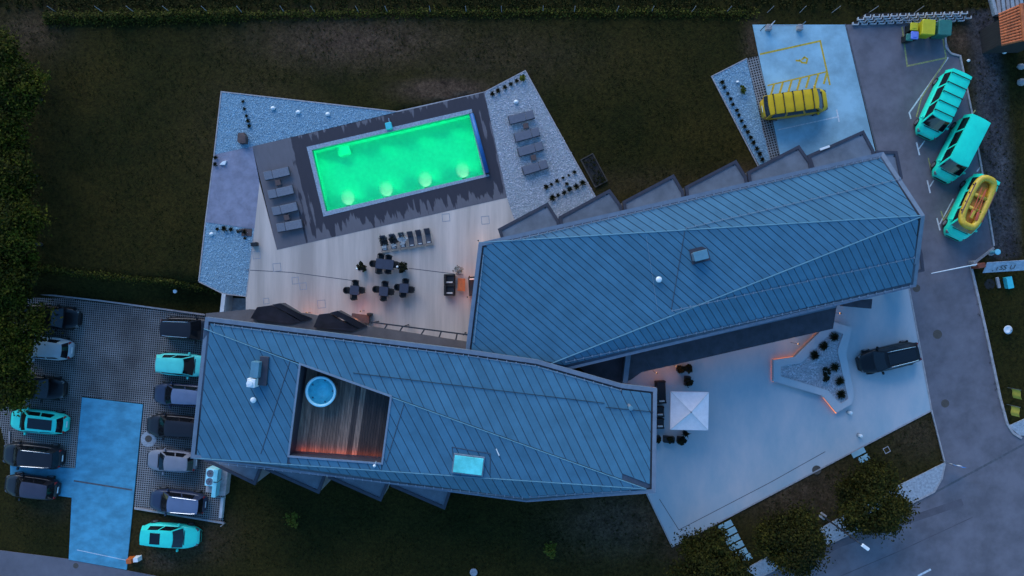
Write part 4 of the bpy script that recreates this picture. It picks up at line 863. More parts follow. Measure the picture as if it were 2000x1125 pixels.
# ------------------------------------------------------------------ vehicles
def car(px, py, heading, L, W, Hh, col, label, z0, kind='hatch', roofmat=None, rails=False, bars=0, sunroof=False, name='parked_car', cat='car', group=None, glassroof=False):
    c = P(px, py, z0 + .8); root = thing(name, label, cat, (c.x, c.y, z0), R(heading), group); pm = col; h = L / 2; w = W / 2
    van = kind == 'van'; est = kind in ('suv', 'estate')
    belt = 1.08 if van else (.98 if est else .92); hoodz = 1.05 if van else (.98 if est else .90)
    xf0 = h - (.62 if van else 1.12); xf1 = h - (1.28 if van else 1.85); xr1 = -h + (.10 if van else .30 if est else .42 if kind == 'hatch' else 1.0); xr0 = -h + (.03 if van else .10 if est else .14 if kind == 'hatch' else .45)
    prof = [(-h, .62 if not van else .9), (-h + .06, belt - .12), (-h + .25, belt - .02), (xr0 + .1, belt), (xf0 - .4, belt), (xf0 + .1, hoodz), (h - .35, hoodz - .16), (h - .10, hoodz - .26), (h, hoodz - .42)]
    prof.sort(); X = [p[0] for p in prof]; Z = [p[1] for p in prof]; rings = []
    for i in range(29):
        t = math.sin((i / 28 * 2 - 1) * math.pi / 2); x = t * h; tz = float(np.interp(x, X, Z)); pw = 5 if not van else 9; ww = w * (1 - (.40 if not van else .30) * abs(t) ** pw - .03 * t * t) * (1 - (.05 * max(0, t) ** 3))
        half = [(0, .20), (ww * .82, .20), (ww * .97, .30), (ww, .5), (ww * 1.0, .5 + (tz - .5) * .45), (ww * .965, tz - .07), (ww * .90, tz - .012), (ww * .5, tz + .012), (0, tz + .018)]
        if abs(t) > .97: half = [(y, z if z < tz else tz) for y, z in half]
        ring = [(x, y, min(z, tz + .02)) for y, z in half] + [(x, -y, min(z, tz + .02)) for y, z in reversed(half[1:-1])]; rings.append(ring)
    MB().loft(rings).build('body', pm, root, smooth=True)
    wb = w * (.93 if van else .90); wt = w * (.80 if van else .70 if est else .66); zb = belt - .04; zt = Hh - .05; bow = .10
    fy = [-1, -.94, -.5, 0, .5, .94, 1]
    sx = [0, .05, .30, .34, .64, .68, .93, 1] if van else [0, .05, .43, .47, .80, .86, .96, 1]
    def loop(xf, xr, ww, z):
        pts = [(xf + bow * (1 - q * q), q * ww, z) for q in fy]
        tp = 1.0 if van else .87; wq = lambda q: ww * (1 + .02 * math.sin(math.pi * q) - (1 - tp) * q ** 2)
        pts += [(xf + (xr - xf) * q, wq(q), z) for q in sx[1:-1]] + [(xr - .06 * (1 - q * q), -q * ww * tp, z) for q in fy] + [(xr + (xf - xr) * (1 - q), -wq(q), z) for q in reversed(sx[1:-1])]
        return pts
    l0 = loop(xf0, xr0, wb, zb); l1 = loop(xf1, xr1, wt, zt); n = len(l0); parts = {}
    nf = len(fy); ns = len(sx) - 2; a1 = nf + ns; a2 = a1 + nf
    for i in range(n):
        j = (i + 1) % n
        if i < nf - 1: key = 'windshield' if 0 < i < nf - 2 else 'pillar'
        elif i < a1:
            k = i - (nf - 1); key = ('side_window', 1, k) if k in ((1, 3, 5) if van else (1, 3)) else 'pillar'
        elif i < a2 - 1: key = 'rear_window' if a1 < i < a2 - 2 else 'pillar'
        else:
            k = i - (a2 - 1); k = len(sx) - 2 - k; key = ('side_window', -1, k) if k in ((1, 3, 5) if van else (1, 3)) else 'pillar'
        parts.setdefault(key, []).append((i, j))
    MB().loft([l0, l1], cap=False).build('cabin', pm, root)
    for key, fs in parts.items():
        if key == 'pillar': continue
        nm = key if isinstance(key, str) else key[0]; idx = [fs[0][0]] + [j for i, j in fs]; V = []; f = []
        for q in idx:
            for t_ in (.10, .94):
                p = Vector(l0[q]).lerp(Vector(l1[q]), t_); nrm = {'windshield': Vector((1, 0, .8)), 'rear_window': Vector((-1, 0, .5))}.get(nm, Vector((0, 1 if p.y > 0 else -1, .3))).normalized(); V.append(p + nrm * .008)
        for k in range(len(idx) - 1): f.append((2 * k, 2 * k + 2, 2 * k + 3, 2 * k + 1))
        MB().add(V, f).build(nm, M['glass'], root)
    m = MB(); nu, nv_ = 9, 11; V = []
    for v in range(nv_):
        fv = v / (nv_ - 1)
        for u in range(nu):
            q = u / (nu - 1) * 2 - 1; xa = xf1 + bow * (1 - q * q); xb = xr1 - .05 * (1 - q * q)
            V.append((xa + (xb - xa) * fv, q * wt * (1 if van else 1 + .02 * math.sin(math.pi * fv) - .13 * fv ** 2), zt + (.055 if not van else .06) * (1 - q ** 4) * (1 - (2 * fv - 1) ** 6)))
    m.add(V, [(v * nu + u, v * nu + u + 1, (v + 1) * nu + u + 1, (v + 1) * nu + u) for v in range(nv_ - 1) for u in range(nu - 1)])
    ro = m.build('roof', roofmat or pm, root, smooth=True)
    if sunroof or glassroof:
        a, b = (xf1 - .12, xr1 + .25) if glassroof else (xf1 - .85, xf1 - 1.65)
        MB().rbox(((a + b) / 2, 0, zt + .058), (abs(a - b), wt * 1.35, .012), .01).build('sunroof', M['glass'], ro)
    for s in (1, -1):
        if rails:
            MB().tube([(xf1 - .15, s * wt * .94, zt + .02), (xf1 - .3, s * wt * .95, zt + .09), (xr1 + .5, s * wt * .89, zt + .09), (xr1 + .15, s * wt * .84, zt + .02)], .022, 6).build('roof_rail', M['chrome'], ro)
        MB().rbox((xf0 - .42, s * (w + .07), belt + .05), (.14, .22, .16), .04).build('wing_mirror', pm, root)
        MB().rbox((h - .24, s * w * (.70 if van else .62), hoodz - .30), (.30, w * .28, .13), .05, s * -.45).build('headlight', M['lamp'], root)
        MB().rbox((-h + (.10 if van else .13), s * w * (.72 if van else .62), belt - .12), (.12, w * .24, .24), .03, s * .4).build('tail_light', M['tail'], root)
        for xx in (h - .88, -h + .82):
            y = s * (w - .10); wh = MB().cyl((xx, y - .11 * s, .33), (xx, y + .115 * s, .33), .33, .31, 18).build('wheel', M['tyre'], root)
            MB().cyl((xx, y + .10 * s, .33), (xx, y + .12 * s, .33), .21, .19, 14).build('rim', M['rim'], wh)
    MB().rbox((h - .03, 0, .48), (.10, W * .55, .20), .03).build('grille', M['blackpl'], root)
    MB().rbox((-h + .0, 0, .62), (.03, .5, .11), .01).build('number_plate', M['whiteplastic'], root)
    MB().box((xf0 + .06, 0, belt + .0), (.05, wb * 1.4, .05)).build('wiper_cowl', M['blackpl'], root)
    for k in range(bars):
        xx = xf1 - .35 - k * (abs(xf1 - xr1) - .7) / max(1, bars - 1); MB().rbox((xx, 0, zt + .12), (.06, wt * 2.05, .05), .01).build('roof_bar', M['blackpl'], ro)
        for s in (1, -1): MB().box((xx, s * wt * .97, zt + .05), (.08, .05, .12)).build('roof_bar_foot', M['blackpl'], ro)
    return root
blk = paint('black', (.006, .0055, .006), .28); blk2 = paint('charcoal', (.017, .0155, .019), .3); grey = paint('grey', (.22, .22, .25), .35); silver = paint('silver', (.36, .42, .46), .35); navy = paint('navy', (.03, .04, .075), .3)
navy2 = paint('steel_blue', (.13, .17, .26), .35); wht = paint('pale_turquoise', (.04, .75, .58), .35); vwh = paint('van_turquoise', (.015, .78, .52), .35); yel = paint('van_yellow', (.70, .42, .004), .4); mint = paint('mint', (.10, .66, .56), .35)
SZ = SUNK + .003
car(98, 619, -5, 4.4, 1.8, 1.46, blk, 'black car half hidden under the tree beside the car park hedge', SZ)
car(85, 680, 175, 4.3, 1.8, 1.5, silver, 'silver blue hatchback parked beside the overhanging tree', SZ)
car(70, 757, -5, 4.4, 1.85, 1.55, blk, 'black car with roof rails, its front under the tree', SZ, 'suv', rails=True)
car(72, 824, 174, 4.55, 1.82, 1.48, wht, 'turquoise white car with a dark glass roof', SZ, glassroof=True)
car(61, 891, 175, 4.75, 1.88, 1.62, blk2, 'charcoal estate with chrome roof rails at the stub of the driveway', SZ, 'suv', rails=True)
car(58, 952, 173, 4.25, 1.80, 1.5, blk2, 'dark grey hatchback standing partly on the grass', SZ, roofmat=paint('grey_roof', (.05, .048, .07), .35))
car(368, 643, -3, 4.4, 1.82, 1.5, blk2, 'charcoal estate with roof rails beside the passage wall', SZ, 'suv', rails=True)
car(355, 713, -4, 4.3, 1.78, 1.5, mint, 'mint white hatchback nosed in under the blue roof edge', SZ)
car(352, 772, 176, 4.4, 1.78, 1.45, navy, 'dark blue saloon with pale bonnet tucked under the roof edge', SZ, roofmat=navy2)
car(341, 834, 176, 4.6, 1.84, 1.45, blk2, 'charcoal car beside the round manhole collar', SZ)
car(333, 901, 176, 3.95, 1.72, 1.5, grey, 'grey compact car beside the roof corner', SZ)
car(345, 981, 174, 4.45, 1.80, 1.5, navy, 'black estate with a navy roof beside the air conditioning units', SZ, 'estate', roofmat=navy2, rails=True)
car(332, 1047, -4, 4.55, 1.86, 1.6, wht, 'turquoise white car with a black sunroof parked on the grass', GZ(332, 1047), 'suv', sunroof=True)
car(1738, 699, 193, 4.75, 1.86, 1.45, blk, 'black car parked on the pale plaza beside the planter', .003, glassroof=True, rails=True)
car(1554, 203, 8, 5.05, 1.90, 1.92, yel, 'yellow van with black roof bars in the concrete yard', -.007, 'van', bars=5, name='parked_van', cat='van')
car(1837, 207, 245, 5.15, 1.95, 1.95, vwh, 'turquoise van with five roof bars parked by the bins', -.047, 'van', bars=5, name='parked_van', cat='van')
car(1871, 293, 243, 5.1, 1.95, 1.95, vwh, 'turquoise van with a bare roof between two other vans', -.047, 'van', name='parked_van', cat='van')
rv = car(1892, 407, 245, 5.0, 1.95, 1.92, vwh, 'turquoise van carrying a yellow raft on its roof', -.047, 'van', bars=3, name='parked_van', cat='van')
# inflatable raft on the last van
zr = 1.98; c = P(1909, 396, zr + .3); raft = thing('inflatable_raft', 'yellow inflatable raft lying on a turquoise van roof', 'raft', (c.x, c.y, zr), R(245))
def stad(hl, hw, r, z, n=48, rise=0):
    out = []
    for i in range(n):
        t = 2 * math.pi * i / n; ct, st_ = math.cos(t), math.sin(t); x = hl * abs(ct) ** .75 * (1 if ct >= 0 else -1); y = hw * abs(st_) ** .55 * (1 if st_ >= 0 else -1); out.append(Vector((x, y, z + rise * abs(ct) ** 6)))
    return out
def ringtube(path, r, k=10):
    n = len(path); rings = []
    for i in range(n):
        d = (path[(i + 1) % n] - path[i - 1]).normalized(); u = Vector((-d.y, d.x, 0)).normalized(); v = Vector((0, 0, 1))
        rings.append([path[i] + (u * math.cos(2 * math.pi * q / k) + v * math.sin(2 * math.pi * q / k)) * r for q in range(k)])
    return MB().loft(rings + [rings[0]], cap=False)
path = stad(1.92, .70, .25, .27, rise=.14); ringtube(path, .25).build('tube', M['raft'], raft, smooth=True)
MB().prism([(p.x * .93, p.y * .85) for p in path], .06, .12).build('floor', M['raftin'], raft)
for s in (1, -1):
    pth = [Vector((x, s * (.70 + .13), .46)) for x in np.linspace(-1.25, 1.25, 12)]; MB().tube(pth, .045, 6).build('strake', M['raftst'], raft)
    MB().tube([Vector((x, s * .50, .30)) for x in (-1.3, 1.3)], .06, 6).build('strake', M['raftst'], raft)
    for x in (-1.1, -.4, .3, 1.0): MB().rbox((x, s * .90, .40), (.10, .06, .08), .02).build('grab_handle', M['blackpl'], raft)
for x in (-.5, .55): MB().cyl((x, -.55, .28), (x, .55, .28), .15, .15, 12).build('thwart', M['raft'], raft, smooth=True)
for k, (y, a) in enumerate(((-.18, .07), (.02, -.05), (.2, .12))):
    w = raft.matrix_basis @ Vector((0, y, .48)); pd = thing('paddle', 'red orange paddle lying in the yellow raft', 'paddle', (c.x, c.y, zr + .47), R(245) + a, 'paddles in the raft')
    pd.location = Vector((c.x, c.y, zr + .47 + .012 * k)) + Vector((-math.sin(R(245)) * y, math.cos(R(245)) * y, 0))
    MB().cyl((-1.1, 0, 0), (.7, 0, 0), .03, .03, 8).build('shaft', M['paddle'], pd); MB().rbox((1.0, 0, 0), (.62, .2, .03), .02).build('blade', M['paddle'] if k != 1 else M['raft'], pd)

# ------------------------------------------------------------------ furniture
def dining_chair():
    t = thing('chair', 'black wicker chair', 'chair'); MB().rbox((0, 0, .43), (.46, .46, .07), .05).build('seat', M['blackwick'], t)
    V = []; m = MB(); 
    for i in range(9):
        a = R(-70 + 140 * i / 8); V.append((-.04 - .21 * math.cos(a), .24 * math.sin(a)))
    ribs = [(x, y) for x, y in V]; m.ribbon(ribs, .05, .46, .84); m.build('backrest', M['blackwick'], t)
    for sx in (1, -1):
        for sy in (1, -1): MB().cyl((sx * .19, sy * .19, 0), (sx * .18, sy * .18, .41), .018, .022, 6).build('leg', M['blackpl'], t)
    for sy in (1, -1): MB().rbox((.03, sy * .245, .64), (.34, .05, .035), .01).build('armrest', M['blackwick'], t)
    return t
CH = dining_chair(); first = [True]
def put_chair(px, py, face, label, group):
    c = P(px, py, .6); loc = (c.x, c.y, .003)
    if first[0]: CH.location = loc; CH.rotation_euler = (0, 0, R(face)); tag(CH, label, None, group); first[0] = False; return CH
    return dup(CH, loc, R(face), label, group)
def table(px, py, sx, sy, rz, label, hgt=.74, mat='tabletop', name='dining_table', group=None):
    c = P(px, py, hgt); t = thing(name, label, 'table', (c.x, c.y, .003), rz, group); MB().rbox((0, 0, hgt - .02), (sx, sy, .04), .03).build('table_top', M[mat], t)
    for a in (1, -1):
        for b in (1, -1): MB().cyl((a * (sx / 2 - .07), b * (sy / 2 - .07), 0), (a * (sx / 2 - .07), b * (sy / 2 - .07), hgt - .04), .025, .025, 6).build('leg', M['blackpl'], t)
    return t
table(751, 516, 1.38, .78, R(-6), 'long anthracite dining table set with six black chairs')
for px, py, f, lab in ((744, 501, -95, 'on the pool side of the long table, away from the sofas'), (759, 504, -95, 'on the pool side of the long table, nearer the sofas'), (729, 515, -5, 'at the head of the long table facing the sofas'), (773, 517, 175, 'at the head of the long table nearer the sofas'), (740, 529, 85, 'on the small table side of the long table, away from the sofas'), (758, 529, 85, 'on the small table side of the long table, nearer the sofas')): put_chair(px, py, f, 'black wicker chair ' + lab, 'chairs around the long table')
for nm, (tx, ty), ch in (('nearest the lit wall bench', (692, 567), ((694, 553, -92), (678, 567, 0), (706, 567, 182), (691, 580, 88))), ('between the two other small tables', (749, 569), ((752, 555, -92), (735, 565, -4), (763, 570, 176), (749, 582, 86))), ('nearest the black wicker sofas', (789, 563), ((792, 550, -96), (777, 561, -6), (803, 566, 174), (787, 575, 84)))):
    table(tx, ty, .70, .72, R(-5), 'small square anthracite table ' + nm)
    for px, py, f in ch: put_chair(px, py, f, 'black wicker chair at the small table ' + nm, 'chairs at the small table ' + nm)
def lounger(mat):
    t = thing('sun_lounger', 'lounger', 'sun lounger'); fr = MB(); fr.ribbon([(-.98, -.33), (.98, -.33), (.98, .33), (-.98, .33)], .05, .24, .30, True); fr.build('frame', M['frame'], t)
    MB().rbox((.30, 0, .335), (1.30, .66, .08), .03).build('seat_pad', M[mat], t); MB().rbox((-.68, 0, .40), (.62, .66, .07), .03, ry=R(14)).build('backrest', M[mat], t)
    for a in (.85, -.8):
        for b in (.3, -.3): MB().cyl((a, b, 0), (a, b, .25), .025, .025, 6).build('leg', M['frame'], t)
    return t
LW = lounger('loungew'); LE = lounger('lounge')
for k, (px, py) in enumerate(((541, 339), (549, 375), (557, 408), (566, 441))):
    c = P(px, py, .35); o = LW if k == 0 else dup(LW, (0, 0, 0), 0); o.location = (c.x, c.y, .014); o.rotation_euler = (0, 0, R(13) if k < 3 else R(11)); tag(o, ('grey sun lounger at the gravel end of the row on the dark pool deck', 'grey deck lounger second from the triangular gravel bed', 'grey deck lounger third from the triangular gravel bed', 'grey sun lounger at the terrace end of the row on the dark pool deck')[k], None, 'loungers on the dark pool deck')
for k, (px, py) in enumerate(((1018, 229), (1029, 263), (1036, 291), (1045, 327))):
    c = P(px, py, .35); o = LE if k == 0 else dup(LE, (0, 0, 0), 0); o.location = (c.x, c.y, -.02); o.rotation_euler = (0, 0, R(194 + k)); tag(o, ('blue grey sun lounger on pale gravel beside the white boulder', 'blue grey gravel lounger second from the white boulder', 'blue grey gravel lounger third from the white boulder', 'blue grey sun lounger on pale gravel beside the thin shrub row')[k], None, 'loungers on the gravel')
def stool(px, py, z, lab, grp):
    c = P(px, py, z + .3); t = thing('side_table', lab, 'side table', (c.x, c.y, z), R(12), grp); MB().rbox((0, 0, .33), (.42, .42, .05), .03).build('table_top', M['brown'], t)
    for a in (.16, -.16):
        for b in (.16, -.16): MB().box((a, b, .155), (.05, .05, .31)).build('leg', M['frame'], t)
for px, py in ((543, 357), (560, 425)): stool(px, py, .012, 'small brown side table between loungers on the dark deck', 'side tables on the deck')
for px, py in ((1027, 246), (1042, 308)): stool(px, py, -.03, 'small dark side table between loungers on the gravel', 'side tables on the gravel')
# folding deck chairs in a row
def deckchair():
    t = thing('deck_chair', 'deck chair', 'deck chair'); fr = MB()
    for s in (1, -1): fr.tube([(s * .27, -.62, .02), (s * .29, -.45, .30), (s * .29, .25, .34), (s * .27, .62, .80)], .022, 6)
    fr.tube([(-.27, -.62, .02), (.27, -.62, .02)], .02, 6); fr.tube([(-.29, .2, .02), (-.29, .2, .34)], .02, 6); fr.tube([(.29, .2, .02), (.29, .2, .34)], .02, 6); fr.build('frame', M['beige'], t)
    MB().rbox((0, -.10, .33), (.44, .78, .04), .02).build('seat', M['slate'], t); MB().rbox((0, .46, .58), (.44, .58, .04), .02, rx=R(48)).build('backrest', M['slate'], t)
    MB().rbox((0, -.40, .37), (.26, .10, .04), .015).build('pillow', M['cushion'], t); return t
DC = deckchair()
for k, (px, py) in enumerate(((750, 477), (768, 474), (786, 471), (803, 469), (819, 466), (836, 463))):
    c = P(px, py, .4); o = DC if k == 0 else dup(DC, (0, 0, 0), 0); o.location = (c.x, c.y, .003); o.rotation_euler = (0, 0, R(8))
    tag(o, 'slate sling deck chair heaped with black and white towels' if k < 3 else ('bare slate deck chair next to the towel heaped chairs', 'bare slate deck chair in the middle of the three bare ones', 'bare slate deck chair at the end of the row')[k - 3], None, 'heaped deck chairs' if k < 3 else 'bare deck chairs')
    if k < 3:
        m = MB(); rr = random.Random(k); n = 12; V = []; f = []
        for i in range(n):
            for j in range(n):
                x = (i / (n - 1) - .5) * .62; y = (j / (n - 1) - .5) * .62; V.append((x + rr.uniform(-.03, .03), y + rr.uniform(-.03, .03), .045 + abs(rr.gauss(0, .05)) * (1 - abs(2 * i / (n - 1) - 1) ** 4)))
        for i in range(n - 1):
            for j in range(n - 1): f.append((i * n + j, (i + 1) * n + j, (i + 1) * n + j + 1, i * n + j + 1))
        m.add(V, f); o2 = m.build('towel', M['blackwick' if k != 2 else 'cushion']); o2.location = (c.x, c.y + .20, .36 + .003); o2.rotation_euler = (0, 0, R(8 + 20 * k)); tag(o2, ('crumpled black towel on a deck chair', 'black towel spilling over a deck chair back', 'crumpled cream towel on a deck chair')[k], 'towel')
        m = MB(); m.add([(v[0] * .6, v[1] * .5, v[2] * .9) for v in V], f); o3 = m.build('towel', M['cushion']); o3.location = (c.x + .02, c.y - .18, .37); o3.rotation_euler = (0, 0, R(30 * k)); tag(o3, ('small white towel on the seat of the end deck chair', 'white towel bundle on the second deck chair seat', 'white cloth on the third deck chair seat')[k], 'towel')
        cen = np.array([[c.x - .12 + .1 * k, c.y + .42, .50]]); v, fc, tt = blades(cen, 16, .35, .05, .42); v -= np.array([c.x, c.y, .40]); o4 = link('spiky_plant', npmesh('spiky_plant', v, fc, M['shrub' if k < 2 else 'dry'], tt)); o4.location = (c.x, c.y, .40)
        tag(o4, ('spiky black leaves on the end deck chair', 'tall spiky black leaves on the second deck chair', 'dried cream leaves on the third deck chair')[k], 'plant')
# wicker lounge group
def sofa(px, py, w, d, rz, label, pillow=True, mat='blackwick', z=.003):
    c = P(px, py, .45); t = thing('sofa', label, 'sofa', (c.x, c.y, z), rz); MB().rbox((0, 0, .20), (w, d, .30), .04).build('base', M[mat], t); MB().rbox((.05, 0, .40), (w - .18, d - .24, .12), .05).build('seat_cushion', M['blackpl'], t)
    MB().rbox((-w / 2 + .09, 0, .50), (.18, d, .50), .05).build('backrest', M[mat], t)
    for s in (1, -1): MB().rbox((.02, s * (d / 2 - .07), .42), (w - .06, .14, .30), .04).build('armrest', M[mat], t)
    if pillow: MB().rbox((.0, -(d / 2 - .2), .52), (.5, .12, .16), .05).build('pillow', M['cushion'], t)
    return t
sofa(878, 546, .84, .84, R(0), 'black wicker armchair beside the pale dried plant'); sofa(878, 567, .84, .84, R(0), 'black wicker armchair with its pillow towards the roof corner')
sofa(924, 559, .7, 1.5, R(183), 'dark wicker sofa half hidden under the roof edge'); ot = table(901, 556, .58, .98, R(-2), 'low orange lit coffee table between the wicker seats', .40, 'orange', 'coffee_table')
sofa(1291, 766, .8, 1.75, R(2), 'brown black wicker sofa between roof and parasol'); sofa(1288, 804, .75, .8, 0, 'dark wicker armchair beside the parasol, nearer the long sofa'); sofa(1288, 827, .75, .8, 0, 'dark wicker armchair beside the parasol, nearer the potted plants')
MB_ = solo(MB().rbox(P(722, 614, .4), (.32, .22, .8), .04, R(-8)), 'litter_bin', M['blackpl'], 'small black litter bin beside the lit bench', 'bin', None, P(722, 614, 0))
bc = P(704, 622, .45); bn = thing('planter_bench', 'brown bench box lit orange against the flat roof', 'bench', (bc.x, bc.y, .003), R(-7)); MB().rbox((0, 0, .22), (1.35, .62, .44), .03).build('box', M['brown'], bn); MB().rbox((0, 0, .46), (1.40, .66, .04), .02).build('seat', M['brown'], bn)
# potted plants
def potted(px, py, label, r=.28, ph=.5, mat='shrub', lr=.5, group=None, potm='blackpl', bladey=True, z=.003, box=None, n=150):
    c = P(px, py, .6); t = thing('potted_plant', label, 'potted plant', (c.x, c.y, z), rnd.uniform(0, 3), group)
    if box: t.rotation_euler = (0, 0, R(-4)); MB().rbox((0, 0, ph / 2), (box[0], box[1], ph), .04).build('pot', M[potm], t)
    else: MB().lathe([(r * .75, 0), (r, ph), (r * .85, ph), (r * .8, ph - .05), (0, ph - .05)], 16).build('pot', M[potm], t)
    if bladey:
        v, f, tt = blades(np.array([[0, 0, ph - .05]]), n, lr * 1.0, .07, lr * 1.1); link('foliage', npmesh('foliage', v, f, M[mat], tt), t)
    else:
        p, tn, cc_ = crown_points(lr, lr, lr * .8, n * 3, 14, int(px)); p[:, 2] += ph + lr * .5; v, f, tt = leaves(p, .07, tn); link('foliage', npmesh('foliage', v, f, M[mat], tt), t)
    return t
potted(707, 522, 'dark bushy potted plant beside the long dining table, nearer the sun deck', .24, .5, 'shrub', .38, bladey=False); potted(786, 522, 'dark bushy potted plant beside the long dining table, nearer the sofas', .24, .5, 'shrub', .38, bladey=False)
for px, py, lb_ in ((697, 525, 'small white globe lamp beside the plant nearer the sun deck'), (776, 521, 'small white globe lamp beside the plant nearer the sofas')):
    c = P(px, py, .9); t = thing('globe_lamp', lb_, 'lamp', (c.x, c.y, .003)); MB().cyl((0, 0, 0), (0, 0, .82), .02, .02, 6).build('stem', M['blackpl'], t); MB().ball((0, 0, .9), .09, 12, 8).build('globe', M['whiteplastic'], t, smooth=True); MB().lathe([(.12, 0), (.12, .03), (0, .03)], 12).build('foot', M['blackpl'], t)
potted(893, 527, 'pale dried plant in a grey pot beside the armchairs', .22, .4, 'dry', .34, potm='kerb', bladey=False, n=60)
potted(1330, 721, 'dark potted shrub by the canopy, nearer the roof corner', .26, .5, 'shrub', .28, box=(.5, .45), bladey=False); potted(1344, 721, 'dark leafy potted shrub by the canopy edge, nearer the planter', .24, .45, 'shrub', .34, bladey=False); potted(1345, 745, 'dark potted shrub between canopy and parasol', .26, .5, 'shrub', .3, box=(.45, .75), bladey=False)
potted(1308, 860, 'wide dark planter box with low leaves below the parasol', .3, .5, 'shrub', .24, box=(.85, .5), bladey=False); potted(1331, 861, 'square dark planter with straggly leaves below the parasol', .3, .5, 'shrub', .32, box=(.5, .5), bladey=False); potted(1286, 859, 'dark planter at the roof edge below the parasol', .3, .5, 'shrub', .2, box=(.4, .5), bladey=False); potted(1340, 847, 'trailing dark plant at the parasol corner', .2, .4, 'shrub', .42, bladey=True, n=30)
# parasol
c = P(1347, 803, 2.6); um = thing('parasol', 'large square white parasol on the plaza', 'parasol', (c.x, c.y, .003), R(-1)); s = 1.42; apex = (0, 0, 3.05)
cor = [(-s, -s, 2.55), (s, -s, 2.55), (s, s, 2.55), (-s, s, 2.55)]
for k in range(4):
    a, b = Vector(cor[k]), Vector(cor[(k + 1) % 4]); m = MB(); N = 8; V = []; f = []
    for i in range(N + 1):
        for j in range(N + 1):
            u = i / N; v = j / N; e = a + (b - a) * v; p = Vector(apex) + (e - Vector(apex)) * u; p.z -= .05 * math.sin(math.pi * u) * math.sin(math.pi * v); V.append(p)
    for i in range(N):
        for j in range(N): f.append((i * (N + 1) + j, i * (N + 1) + j + 1, (i + 1) * (N + 1) + j + 1, (i + 1) * (N + 1) + j))
    m.add(V, f); d = b - a; m.add([a, b, b + Vector((0, 0, -.2)), a + Vector((0, 0, -.2))], [(0, 1, 2, 3)]); m.build('canopy_panel', M['parasol'], um)
    MB().tube([(0, 0, 2.88), a + Vector((0, 0, -.10))], .02, 5).build('rib', M['steel'], um); mid_ = (a + b) / 2; MB().tube([(0, 0, 2.86), (mid_.x * .97, mid_.y * .97, mid_.z - .12)], .018, 5).build('rib', M['steel'], um)
    MB().tube([(apex[0], apex[1], apex[2] + .012), (a.x, a.y, a.z + .012)], .012, 4).build('seam', M['cushion'], um)
MB().cyl((0, 0, 0), (0, 0, 3.0), .035, .035, 10).build('pole', M['steel'], um); MB().lathe([(.06, 3.02), (.06, 3.1), (.02, 3.16), (0, 3.16)], 10).build('finial', M['steel'], um); MB().rbox((0, 0, .05), (.7, .7, .1), .03).build('foot', M['kerb'], um)
table(1347, 803, .9, .9, 0, 'dark table standing under the white parasol')

# ------------------------------------------------------------------ plaza planter
outer = [(1511, 703), (1552, 697), (1602, 648), (1629, 629), (1664, 640), (1653, 692), (1668, 770), (1664, 789), (1634, 806), (1607, 773), (1511, 745)]
inner = [(1526, 716), (1566, 709), (1612, 661), (1629, 646), (1647, 652), (1636, 685), (1657, 779), (1642, 789), (1616, 762), (1526, 735)]
zp = .48; pl_ = thing('planter', 'white three pointed concrete planter with orange lit edges on the plaza', 'planter', P(1600, 715, 0)); po = pl_.location; po = Vector(pl_.location)
out_p = pp(outer, zp); inn_p = pp(inner, zp)
import bmesh
bm = bmesh.new(); vo = [bm.verts.new((*p, zp)) for p in out_p]; vi = [bm.verts.new((*p, zp)) for p in inn_p]
eo = [bm.edges.new((vo[i], vo[(i + 1) % len(vo)])) for i in range(len(vo))]; ei = [bm.edges.new((vi[i], vi[(i + 1) % len(vi)])) for i in range(len(vi))]
bmesh.ops.triangle_fill(bm, use_beauty=True, edges=eo + ei)
for lst, zz in ((vo, .10), (vi, .2)):
    lo_ = [bm.verts.new((v.co.x, v.co.y, zz)) for v in lst]
    for i in range(len(lst)): j = (i + 1) % len(lst); bm.faces.new((lst[i], lst[j], lo_[j], lo_[i]))
bmesh.ops.recalc_face_normals(bm, faces=bm.faces); bmesh.ops.translate(bm, verts=bm.verts, vec=-po); me = bpy.data.meshes.new('rim'); bm.to_mesh(me); bm.free(); me.materials.append(M['rimconc'] if 'rimconc' in M else M['plaza']); link('rim', me, pl_)
MB().prism(poly_inset(out_p, .12), .0, .42).build('plinth', M['kerb'], pl_, po) if False else None
ringmesh(poly_inset(out_p, .10), poly_inset(out_p, .30), .0, .14).build('plinth', M['kerb'], pl_, po)
MB().prism(poly_inset(inn_p, -.02), .1, zp - .10).build('gravel_fill', M['gravelbase'], pl_, po)
V, Fc = stones([inn_p], 90, .03, .06, zp - .10); V -= np.array(po); o = link('gravel_top', npmesh('gravel_top', V, Fc, M['stone']), pl_); o['kind'] = 'stuff'
for seg in ([(1510.5, 745), (1510.5, 703)], [(1511, 702.5), (1552, 696.5), (1602, 647.5)], [(1606.5, 774), (1633, 807)]):
    MB().ribbon(pp(seg, .2), .05, .13, .22).build('led_strip', M['led'], pl_, po)
sg = 'grass clumps in the plaza planter'
def clump_mesh(n, h, w, sp, mat, name='foliage'):
    v, f, t = blades(np.zeros((1, 3)), n, h, w, sp); return npmesh(name, v, f, M[mat], t)
CL = [clump_mesh(260, .42, .045, .46, 'shrub') for _ in range(3)]
for k, (px, py) in enumerate(((1629, 658), (1609, 676), (1591, 694), (1631, 717), (1640, 744), (1643, 770))):
    c = P(px, py, .55); o = link('ornamental_grass', CL[k % 3]); o.location = (c.x, c.y, zp - .12); o.rotation_euler = (0, 0, k); tag(o, 'dark round grass clump growing in the white planter', 'plant', sg)
c = P(1613, 733, .6); p, tn, cc_ = crown_points(.42, .55, .3, 420, 16, 9); p[:, 2] += .3; v, f, tt = leaves(p, .09, tn * .5); o = link('leafy_shrub', npmesh('leafy_shrub', v, f, M['shrub'], tt)); o.location = (c.x, c.y, zp - .12); tag(o, 'reddish black leafy shrub in the middle of the planter', 'shrub')
